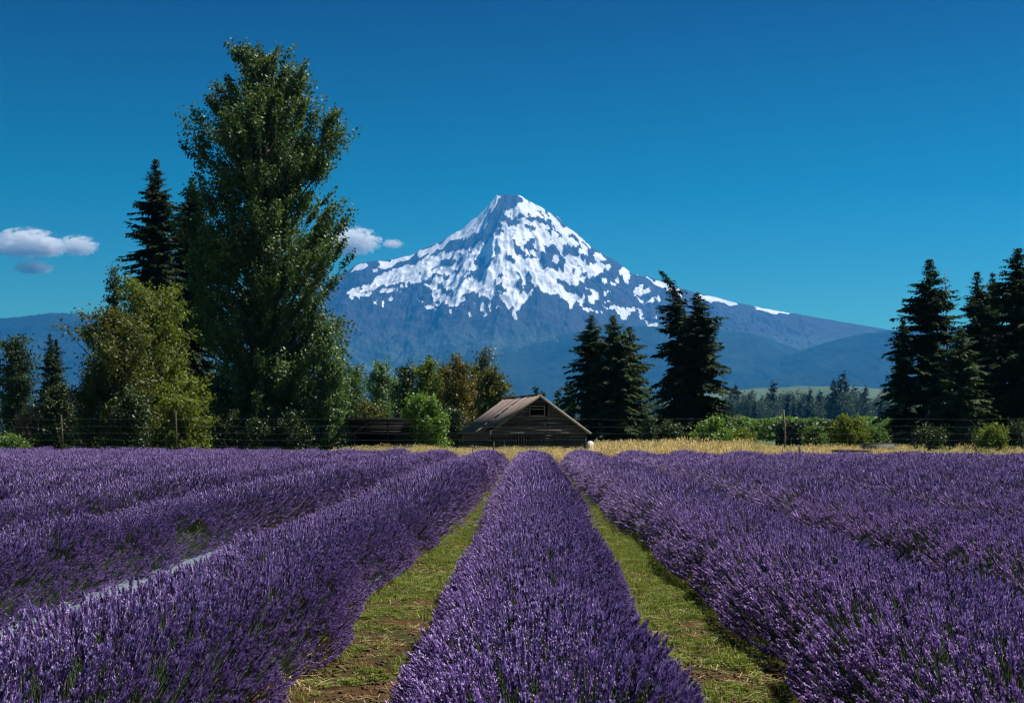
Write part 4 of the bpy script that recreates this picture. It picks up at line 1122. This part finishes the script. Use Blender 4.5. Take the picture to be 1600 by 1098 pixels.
# --- flower spikes
def spike_mesh(name, detail, L=0.34, flower=0.085, leaning=0.0):
    """one stalk with its flower spike; z up from the base"""
    parts_v, parts_f, tn, mi = [], [], [], []
    n = 0
    def add(V, T, t, m_):
        nonlocal n
        parts_v.append(np.asarray(V, float)); parts_f.append(np.asarray(T) + n); tn.append(np.broadcast_to(np.asarray(t, float), (len(V),))); mi.append(np.full(len(T), m_)); n += len(V)
    def fan_stem(z0, z1, r):
        V = []; 
        for z in (z0, z1):
            for k in range(3):
                a = k * 2.094; V.append([r * math.cos(a), r * math.sin(a), z])
        T = []
        for k in range(3):
            j = (k + 1) % 3; T += [[k, j, 3 + j], [k, 3 + j, 3 + k]]
        add(V, T, rng.uniform(0.2, 0.8), 1)
    fan_stem(0, L, 0.0022 if detail else 0.003)
    z0 = L - flower * 0.2
    whorls = rng.integers(6, 9)
    for w in range(whorls):
        z = z0 + flower * w / whorls; env = math.sin(math.pi * (0.18 + 0.74 * (w + .5) / whorls)) ** 0.7
        rr = 0.0088 * env; k_n = 5; off = rng.uniform(0, 6.28)
        for k in range(k_n):
            a = off + k * 6.283 / k_n + rng.normal() * .2
            d = np.array([math.cos(a), math.sin(a), 0]); sd_ = np.array([-d[1], d[0], 0])
            base = np.array([0, 0, z]); h = flower / whorls * rng.uniform(1.3, 1.9)
            tip = base + d * rr * rng.uniform(.85, 1.25) + np.array([0, 0, h])
            p1 = base + d * rr * .55 + sd_ * rr * .5; p2 = base + d * rr * .55 - sd_ * rr * .5; p3 = base + d * rr * 1.0 + np.array([0, 0, h * .35])
            t = np.clip((rng.uniform(0.0, 0.26) if rng.uniform() < 0.6 else rng.uniform(0.5, 0.86)) + 0.06 * (w / whorls), 0, 1)  # dark and light calyces: shaded and sunlit contrast put into the tint
            add([p1, p2, p3, tip], [[0, 2, 3], [2, 1, 3], [0, 1, 2]], t, 0)
            if rng.uniform() < 0.24:      # an open floret, paler
                c = tip - np.array([0, 0, h * .3]) + d * .003; s = rng.uniform(.0028, .0046)
                add([c - sd_ * s, c + sd_ * s, c + np.array([0, 0, s * 1.5]) + d * s, c - np.array([0, 0, s]) + d * s * .8], [[0, 1, 2], [1, 0, 3]], rng.uniform(0.75, 1.0), 0)
    # a lone lower whorl on many stalks
    if rng.uniform() < 0.6:
        z = z0 - rng.uniform(.015, .03)
        for k in range(4):
            a = k * 1.57 + rng.uniform(0, 1); d = np.array([math.cos(a), math.sin(a), 0]); sd_ = np.array([-d[1], d[0], 0])
            b_ = np.array([0, 0, z]); add([b_ + sd_ * .003, b_ - sd_ * .003, b_ + d * .006, b_ + d * .006 + np.array([0, 0, .01])], [[0, 2, 3], [2, 1, 3], [0, 1, 2]], .35, 0)
    me = mesh_np(name, np.concatenate(parts_v), [np.concatenate(parts_f)], None, np.concatenate(tn))
    me.materials.append(M['lavender']); me.materials.append(M['lav_stem'])
    me.polygons.foreach_set('material_index', np.concatenate(mi).astype(np.int32))
    return me

def stem_mesh(name, L=0.3):
    """flowerless green stalk with narrow leaves"""
    m = MB()
    m.tube([[0, 0, 0], [0.004, 0, L * .5], [0, 0, L]], [.0025, .0022, .0015], 3, rng.uniform(.3, .9), False)
    for k in range(12):
        z = L * rng.uniform(0.15, 1.0); a = rng.uniform(0, 6.28); d = np.array([math.cos(a), math.sin(a), 0.9]); s = np.array([-d[1], d[0], 0]) * .003
        p = np.array([0, 0, z]); q = p + d * rng.uniform(.02, .04)
        m.add([p, (p + q) / 2 + s, q, (p + q) / 2 - s], [[0, 1, 2, 3]], None, rng.uniform(.3, 1))
    return m.mesh(name, M['lav_stem'])

def tuft_mesh(name, count, spread, L, flower, r, sides=4):
    """several stalks for the rows further off"""
    m = MB(); st = MB()
    for k in range(count):
        a = rng.uniform(0, 6.28); q = spread * math.sqrt(rng.uniform(0, 1))
        b = np.array([q * math.cos(a) * .6, q * math.sin(a) * .6, rng.uniform(-.05, .03)])
        d = unit(np.array([q * math.cos(a) * 1.6, q * math.sin(a) * 1.6, L]) + rng.normal(size=3) * 0.045)
        l = L * rng.uniform(.85, 1.12); f = flower * rng.uniform(.8, 1.2)
        t0 = rng.uniform(.0, .62)
        P = [b + d * (l - f * .15), b + d * (l + f * .25), b + d * (l + f * .65), b + d * (l + f)]
        V, Q, T = tube(P, np.array([.25, 1.0, .8, .15]) * r, sides, False)
        tt = np.repeat(np.clip(np.array([t0 - .15, t0, t0 + .12, t0 + .2]) + rng.normal(size=4) * .24, 0, 1), sides)  # ring noise paints lit and dark contrast along each spike
        m.add(V, Q, None, tt)
        V, Q, T = tube([b + d * l * .25, b + d * l], [.0028, .0028], 3, False); st.add(V, Q, None, rng.uniform(.2, .8))
    n0 = m.n; nq = sum(len(q) for q in m.q)
    for V, Q, t in zip(st.v, st.q, st.tint): pass
    V = np.concatenate(m.v + st.v); Qs = np.concatenate(m.q + [q + n0 for q in st.q])
    me = mesh_np(name, V, [Qs], None, np.concatenate(m.tint + st.tint))
    me.materials.append(M['lavender']); me.materials.append(M['lav_stem'])
    mi = np.zeros(len(Qs), np.int32); mi[nq:] = 1
    me.polygons.foreach_set('material_index', mi)
    return me

NEAR = [spike_mesh(f'flower_spike_{k}', True, 0.34, rng.uniform(.055, .088)) for k in range(8)] + [stem_mesh(f'green_stalk_{k}') for k in range(3)]
MID = [tuft_mesh(f'spike_tuft_{k}', 12, .15, .32, .07, .0068) for k in range(6)]
FAR = [tuft_mesh(f'spike_clump_{k}', 20, .24, .30, .07, .0095, 3) for k in range(6)]
G_NEAR = scatter_group('near_spikes', proto_collection('near_spike_kinds', NEAR))
G_MID = scatter_group('middle_spikes', proto_collection('middle_spike_kinds', MID))
G_FAR = scatter_group('far_spikes', proto_collection('far_spike_kinds', FAR))

ROW_S, ROW_C = 2.18, 0.05
HALF, TOP = 0.77, 0.65
def row_end(x): return float(np.clip(67 - 0.42 * x, 56, 77))
def row_shape(u, y, k, full):
    """top surface of a row: u in -1..1 across, along y; returns x offset, z (tips)"""
    bump = 1 + 0.10 * (vnoise(y * 1.5, u * 0.7 + k * 3.1, k + 50) - 0.5) * 2 * full
    wid = HALF * (1 + 0.22 * (vnoise(y * 0.7 + k * 9.7, np.sign(u) * 2.0 + 0 * y, k + 70) - 0.5)) * (1 + 0.10 * np.clip((y - 14) / 40, 0, 1))
    if k == -2: wid = wid * np.where(u > 0, 1 - 0.42 * np.clip((y - 8) / 2, 0, 1) * np.clip((24 - y) / 5, 0, 1), 1)
    if k == -1: wid = wid * np.where(u > 0, 1 - 0.15 * np.exp(-((y - 13.2) / 2.2) ** 2), 1)
    z = TOP * bump * np.clip(1 - np.abs(u) ** 2.6, 0, 1) ** 0.62
    return u * wid, z

WORDS = ['', 'first', 'second', 'third', 'fourth', 'fifth', 'sixth', 'seventh', 'eighth', 'ninth', 'tenth', 'eleventh', 'twelfth', 'thirteenth', 'fourteenth']
def lavender_row(k):
    xc = ROW_C + k * ROW_S + (0.09 if k == -1 else 0)
    y1 = row_end(xc)
    y0 = 1.6
    ax = abs(xc) - 1.2
    y0 = max(y0, ax * F / (CX if k < 0 else 1600 - CX) - 3.0)
    if y0 > y1 - 2: return
    e = empty('lavender_row', (xc, y0, 0))
    if k == 0: lab = 'centre lavender row running straight from the camera to the barn'
    else: lab = f'{WORDS[abs(k)]} lavender row to the {"left" if k < 0 else "right"} of the centre row'
    tag(e, lab, 'lavender row', 'parallel rows of purple lavender')
    # foliage mound
    ys = np.concatenate([np.arange(y0, min(18, y1), 0.12), np.arange(max(18, y0), y1, 0.5)]) if y0 < 18 else np.arange(y0, y1, 0.5)
    us = np.linspace(-1, 1, 17)
    U, Yg = np.meshgrid(us, ys)
    xo, z = row_shape(U, Yg, k, 1)
    cap = np.clip((y1 - Yg) / 0.8, 0, 1) ** 0.5
    rough = 1 + 0.25 * (vnoise(Yg * 9, U * 7, k + 11) - .5)
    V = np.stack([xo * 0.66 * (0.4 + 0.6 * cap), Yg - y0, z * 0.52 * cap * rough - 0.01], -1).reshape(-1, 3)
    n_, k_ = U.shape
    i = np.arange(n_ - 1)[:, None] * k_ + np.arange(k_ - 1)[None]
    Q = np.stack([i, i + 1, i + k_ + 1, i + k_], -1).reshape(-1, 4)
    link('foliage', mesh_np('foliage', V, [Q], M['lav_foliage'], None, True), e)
    # stalks
    def place(a, b, per_m, L, sc_lo, sc_hi, nidx, fin=None, fout=None):
        n = int((b - a) * per_m)
        y = rng.uniform(a, b, n)
        # even over the arc: sides get their share
        w = rng.uniform(-1, 1, n); u = np.sign(w) * (1 - (1 - np.abs(w)) ** 1.42)
        u = np.clip(u, -0.985, 0.985)
        # plants: dense centres, slight gaps between them
        sp = 0.62; ci = np.floor(y / sp + 0.25 * vnoise(y * 0.4, k * 5.0, 5)); yc = (ci + 0.5) * sp
        xo, z = row_shape(u, y, k, 1)
        eps = 0.02
        xo2, z2 = row_shape(np.clip(u + eps, -1, 1), y, k, 1); xo1, z1 = row_shape(np.clip(u - eps, -1, 1), y, k, 1)
        tx, tz = xo2 - xo1, z2 - z1; ln = np.hypot(tx, tz) + 1e-6
        nx, nz = -tz / ln, tx / ln
        dy = np.clip((y - yc) / sp, -.6, .6)
        endn = np.clip((y - (y1 - 0.7)) / 0.7, 0, 1); stn = 0
        D = np.stack([nx * 0.85 + rng.normal(size=n) * .13, dy * 0.42 + endn * 0.9 + rng.normal(size=n) * .13, np.maximum(nz, 0.10) * 0.75 + 0.40], 1)
        D = unit(D)
        keep = np.ones(n, bool)
        if fin: keep &= rng.uniform(0, 1, n) < (y - fin[0]) / (fin[1] - fin[0])
        if fout: keep &= rng.uniform(0, 1, n) > (y - fout[0]) / (fout[1] - fout[0])
        pl = vnoise(ci * 7.7, np.full(n, k * 3.3), 91)
        green = (vnoise(y * 2.1, u * 2.5 + k * 11, 77) < 0.24) & (np.abs(u) > 0.62)
        keep &= ~(green & (rng.uniform(0, 1, n) < 0.55))
        tip = np.stack([xo, y - y0, np.maximum(z * (1 - 0.45 * endn ** 2), 0.04) * (0.97 + 0.06 * rng.normal(size=n)) + 0.07 * (pl - .5) + 0.02], 1)
        s = rng.uniform(sc_lo, sc_hi, n)
        base = tip - D * (L * s)[:, None]
        th = np.arccos(np.clip(D[:, 2], -1, 1)); ph = np.arctan2(D[:, 1], D[:, 0])
        rot = np.stack([np.zeros(n), th, ph], 1)
        idx = rng.integers(0, nidx, n)
        return base[keep], rot[keep], s[keep], idx[keep], green[keep], D[keep], tip[keep]
    yn, ym = 22.0, 40.0
    if y0 < yn + 4:
        b_, r_, s_, i_, g_, D_, t_ = place(y0, min(yn + 4, y1), 600, 0.40, 0.9, 1.25, 8, None, (yn - 4, yn + 4))
        gr = rng.uniform(0, 1, len(i_)) < np.where(g_, 0.45, 0.05)
        i_ = np.where(gr, rng.integers(8, 11, len(i_)), i_)
        if abs(k) <= 1:
            # the 300 stalks that show largest are objects of their own
            wx = t_[:, 0] + xc; wy = t_[:, 1] + y0; wz = t_[:, 2]
            px = CX + F * wx / wy; py = HY - F * (wz - CAMZ) / wy
            ok = np.where((px > 3) & (px < 1597) & (py < 1090) & (i_ < 8) & ((wz > 0.35) | (k * wx < 0)))[0]
            ok = ok[np.argsort(wy[ok])][:300]
            for q in ok:
                o = link('flower_spike', NEAR[i_[q]], e)
                o.location = b_[q]; o.rotation_euler = r_[q]; o.scale = (s_[q],) * 3
            kp = np.ones(len(i_), bool); kp[ok] = False
            b_, r_, s_, i_ = b_[kp], r_[kp], s_[kp], i_[kp]
        tag(scatter('flower_stalks', b_, r_, s_, i_, G_NEAR, e), None, None, None, 'stuff')
    if y1 > yn - 4 and y0 < ym + 5:
        b_, r_, s_, i_, g_, D_, t_ = place(max(y0, yn - 4), min(ym + 5, y1), 112, 0.31, 0.85, 1.2, 6, (yn - 4, yn + 4), (ym - 5, ym + 5))
        tag(scatter('flower_stalks', b_, r_, s_, i_, G_MID, e), None, None, None, 'stuff')
    if y1 > ym - 5:
        b_, r_, s_, i_, g_, D_, t_ = place(max(y0, ym - 5), y1, 54, 0.29, 0.9, 1.25, 6, (ym - 5, ym + 5), None)
        tag(scatter('flower_stalks', b_, r_, s_, i_, G_FAR, e), None, None, None, 'stuff')
for k in range(-13, 12): lavender_row(k)

# --- a tall weed standing in the right lavender
def weed():
    Y = 27.0; x, z = at(1034, Y, 728)
    e = empty('tall_weed', (x, Y, 0)); tag(e, 'single tall green weed sticking up out of the lavender right of centre', 'weed')
    m = MB(); m.tube([[0, 0, 0], [.02, 0, z * .6], [0.0, 0, z]], [.012, .009, .004], 5); m.build('stem', M['lav_stem'], e)
    n = 90; h = rng.uniform(0.45, 1, n) * z; a = rng.uniform(0, 6.28, n); d = np.stack([np.cos(a), np.sin(a), np.full(n, .5)], 1)
    l = (0.11 * (1.15 - h / z) + .02)[:, None]
    c = np.stack([np.zeros(n), np.zeros(n), h], 1) + d * l * .5
    s = unit(np.cross(d, [0, 0, 1])) * .014
    V, Q = quads_from(c, d * l * .5, s); link('leaves', mesh_np('leaves', V, [Q], M['grass_blade'], np.repeat(rng.uniform(.3, 1, n), 4)), e)
weed()

# --- weed mats under two rows
M['fabric_pale'] = simple_mat('weed_fabric_pale', (0.125, 0.155, 0.185), 0.5, 5, 0.8)
def weed_mat(label, x0, x1, ya, yb, mat=None):
    ys = np.arange(ya, yb, 0.12); us = np.linspace(0, 1, 12)
    U, Yg = np.meshgrid(us, ys)
    ed = 0.34 * (fbm(Yg * 1.1, 0 * Yg + x0, 5, 3) - .5)
    X = x0 + (x1 - x0) * U + ed * (2 * U - 1)
    Z = 0.035 + 0.035 * fbm(X * 7, Yg * 3, 8, 3) - 0.02 * (np.abs(2 * U - 1) > .95)
    n_, k_ = U.shape
    i = np.arange(n_ - 1)[:, None] * k_ + np.arange(k_ - 1)[None]
    Q = np.stack([i, i + 1, i + k_ + 1, i + k_], -1).reshape(-1, 4)
    o = link('weed_mat', mesh_np('weed_mat', np.stack([X, Yg, Z], -1).reshape(-1, 3), [Q], mat or M['fabric'], None, True))
    tag(o, label, 'ground cloth')
weed_mat('pale grey ground cloth showing at the right foot of the first row left of centre', -2.75, -1.55, 10.5, 17.0)
weed_mat('pale blue grey ground cloth showing between the first and second rows left of centre', -5.0, -3.62, 9.0, 20.0, M['fabric_pale'])

# --- grass between the rows
def grass_tuft(name, blades, h, spread, mat, w=0.004, bend=0.5, head=False):
    m = MB()
    for k in range(blades):
        a = rng.uniform(0, 6.28); q = spread * math.sqrt(rng.uniform()); b = np.array([q * math.cos(a), q * math.sin(a), 0])
        f = rng.uniform(0, 6.28); d = np.array([math.cos(f), math.sin(f), 0]); s = np.array([-d[1], d[0], 0])
        l = h * rng.uniform(.5, 1.15); be = bend * rng.uniform(.2, 1)
        p0 = b; p1 = b + np.array([0, 0, l * .55]) + d * l * be * .2; p2 = b + np.array([0, 0, l * (1 - .25 * be)]) + d * l * be * .7
        t = rng.uniform(0, 1)
        m.add([p0 - s * w, p0 + s * w, p1 + s * w * .8, p1 - s * w * .8, p2], [[0, 1, 2, 3]], [[3, 2, 4]], t)
        if head:
            u = unit(p2 - p1); g = h * .14
            m.add([p2 - u * g * .2, p2 + u * g * .4 + s * w * 2.2, p2 + u * g, p2 + u * g * .4 - s * w * 2.2], [[0, 1, 2, 3]], None, min(1, t + .25))
    return m.mesh(name, mat)
def clover(name):
    m = MB()
    for k in range(16):
        a = rng.uniform(0, 6.28); q = .07 * math.sqrt(rng.uniform()); c = np.array([q * math.cos(a), q * math.sin(a), rng.uniform(.01, .045)])
        for j in range(3):
            f = a + j * 2.09; d = np.array([math.cos(f), math.sin(f), .15]) * .011; s = np.array([-d[1], d[0], 0]) * .7
            m.add([c, c + d + s, c + d * 1.9, c + d - s], [[0, 1, 2, 3]], None, rng.uniform(.2, 1))
    return m.mesh(name, M['grass_blade'])
GR = [grass_tuft(f'grass_tuft_{k}', 16, rng.uniform(.05, .10), .07, M['grass_blade'], .0028, .8) for k in range(4)] + [clover(f'clover_{k}') for k in range(3)] + [grass_tuft(f'straw_tuft_{k}', 12, .06, .08, M['dry_blade'], .0022, 1.0) for k in range(2)]
G_GR = scatter_group('grass_scatter', proto_collection('grass_kinds', GR))
def path_grass():
    P = []; 
    for (c, hw, a, b, dens) in ((ROW_C - 1.09, .62, 2.5, 30, 420), (ROW_C + 1.09, .62, 2.5, 30, 420), (ROW_C - 1.09, .6, 30, 72, 160), (ROW_C + 1.09, .6, 30, 70, 160),
                                (ROW_C - 3.27, .5, 5, 60, 60), (ROW_C + 3.27, .5, 5, 60, 60)):
        n = int((b - a) * 2 * hw * dens)
        P.append(np.stack([c + rng.uniform(-hw, hw, n), rng.uniform(a, b, n), np.full(n, 0.0)], 1))
    P = np.concatenate(P)
    d = 0.5 * fbm(P[:, 0] * 2.2 + 3, P[:, 1] * 1.6, 7, 4) + 0.5 * fbm(P[:, 0] * 8, P[:, 1] * 8, 9, 3)
    thr = np.where(P[:, 0] < 0, 0.56, 0.525) - np.clip((P[:, 1] - 9) / 40, 0, .12) + np.where(P[:, 0] < 0, .09, .05) * np.clip((11 - P[:, 1]) / 4, 0, 1)
    P = P[d + rng.normal(size=len(P)) * .05 > thr]
    n = len(P)
    P[:, 2] = 0.05 * (fbm(P[:, 0] * .35, P[:, 1] * .35, 3) - .5) - .008
    pick = rng.uniform(0, 1, n)
    idx = np.where(pick < .55, rng.integers(0, 4, n), np.where(pick < .88, rng.integers(4, 7, n), rng.integers(7, 9, n)))
    o = scatter('grass', P, np.stack([rng.normal(size=n) * .1, rng.normal(size=n) * .1, rng.uniform(0, 6.28, n)], 1), rng.uniform(.45, 1.1, n), idx, G_GR)
    tag(o, 'short green grass and clover on the paths between the lavender rows', 'grass', None, 'stuff')
path_grass()

# --- clods, stones and cut straw lying on the paths
def clod(name, mat, r):
    V = np.array([[1,0,0],[-1,0,0],[0,1,0],[0,-1,0],[0,0,1],[0,0,-.4],[.6,.6,.5],[-.6,.6,.5],[.6,-.6,.5],[-.6,-.6,.5]], float) * r * rng.uniform(.7, 1.2, (10, 1))
    T = [[0,6,8],[0,2,6],[2,7,6],[2,1,7],[1,9,7],[1,3,9],[3,8,9],[3,0,8],[4,8,6],[4,6,7],[4,7,9],[4,9,8],[5,2,0],[5,1,2],[5,3,1],[5,0,3]]
    return mesh_np(name, V, [np.array(T)], mat, rng.uniform(0, 1, 10))
def straw(name):
    m = MB()
    for k in range(7):
        a = rng.uniform(0, 6.28); c = np.array([rng.normal() * .06, rng.normal() * .06, rng.uniform(.004, .012)]); d = np.array([math.cos(a), math.sin(a), rng.normal() * .1]) * rng.uniform(.02, .06); s_ = np.array([-d[1], d[0], 0]); s_ = s_ / np.linalg.norm(s_) * .0016
        m.add([c - d - s_, c + d - s_, c + d + s_, c - d + s_], [[0, 1, 2, 3]], None, rng.uniform(0, 1))
    return m.mesh(name, M['dry_blade'])
M['clod'] = simple_mat('soil_clod', (0.10, 0.06, 0.03), 0.5, 30, 0.95); M['pebble'] = simple_mat('pebble', (0.24, 0.21, 0.18), 0.3, 30, 0.9)
G_CL = scatter_group('litter_scatter', proto_collection('litter_kinds', [clod('clod_a', M['clod'], .016), clod('clod_b', M['clod'], .011), clod('clod_c', M['clod'], .024), clod('pebble_a', M['pebble'], .009), straw('straw_a'), straw('straw_b')]))
def path_litter():
    P = []
    for c in (ROW_C - 1.09, ROW_C + 1.09):
        n = 9000; P.append(np.stack([c + rng.uniform(-.62, .62, n), 3 + 24 * rng.uniform(0, 1, n) ** 1.3, np.zeros(n)], 1))
    P = np.concatenate(P); n = len(P)
    P[:, 2] = 0.05 * (fbm(P[:, 0] * .35, P[:, 1] * .35, 3) - .5)
    o = scatter('soil_litter', P, rng.uniform(0, 6.28, (n, 3)) * np.array([.03, .03, 1]), rng.uniform(.4, 1.3, n), rng.choice([0, 1, 2, 3, 4, 5], n, p=[.30, .38, .08, .10, .08, .06]), G_CL)
    tag(o, 'small clods, pebbles and cut straw lying on the soil of the grass paths', 'soil litter', None, 'stuff')
path_litter()

# --- dry grass and green weeds beyond the rows
DG = [grass_tuft(f'dry_tuft_{k}', 26, rng.uniform(.75, 1.05), .28, M['dry_blade'], .011, .55, True) for k in range(5)]
GW = [grass_tuft(f'weed_tuft_{k}', 30, rng.uniform(.5, .9), .30, M['grass_blade'], .022, .9) for k in range(3)]
G_DG = scatter_group('dry_scatter', proto_collection('dry_grass_kinds', DG + GW))
def edge_grass():
    def fill(n, pa, pb, ya, yb):
        Y = rng.uniform(ya, yb, n); px = rng.uniform(pa, pb, n)
        X = (px - CX) / F * Y
        return X, Y, px
    X, Y, px = fill(15000, 520, 1680, 62, 104)
    ok = Y > np.array([row_end(x) for x in X]) + 1.0
    ok &= ~((px > 705) & (px < 925) & (Y > 102))
    X, Y, px = X[ok], Y[ok], px[ok]
    g = fbm(X * .25, Y * .2, 3, 3)
    wgreen = np.clip((650 - px) / 130, 0, .8) + np.clip((px - 1380) / 90, 0, .75) + .06 + .5 * (g > .60)
    isg = rng.uniform(0, 1, len(X)) < wgreen
    n = len(X)
    idx = np.where(isg, rng.integers(5, 8, n), rng.integers(0, 5, n))
    sc_ = rng.uniform(.5, .9, n) * np.where(px > 1180, .80, 1.15) * np.where((px > 690) & (px < 930), .60, 1) * np.where(px <= 690, .7, 1) * (.8 + .5 * fbm(X * .5, Y * .3, 8, 2)) * np.where(Y < 70, .85, 1)
    for nm, lab, sel, cat in (('dry_grass', 'tall golden dry grass between the lavender and the barn', ~isg, 'grass'), ('green_weeds', 'green weeds mixed into the dry grass along the lavender field edge', isg, 'weeds')):
        P = np.stack([X, Y, 0 * X], 1)[sel]; m_ = len(P)
        o = scatter(nm, P, np.stack([rng.normal(size=m_) * .08, rng.normal(size=m_) * .08, rng.uniform(0, 6.28, m_)], 1), sc_[sel], idx[sel], G_DG)
        tag(o, lab, cat, None, 'stuff')
    X, Y, px = fill(2500, -60, 545, 76, 100)
    P = np.stack([X, Y, 0 * X], 1); m_ = len(P)
    P = P[Y > np.array([row_end(x) for x in X]) + .8]; m_ = len(P)
    o = scatter('green_weeds', P, np.stack([rng.normal(size=m_) * .08, rng.normal(size=m_) * .08, rng.uniform(0, 6.28, m_)], 1), rng.uniform(.4, .8, m_), rng.integers(5, 8, m_), G_DG)
    tag(o, 'low green weeds in front of the left grove', 'weeds', None, 'stuff')
edge_grass()
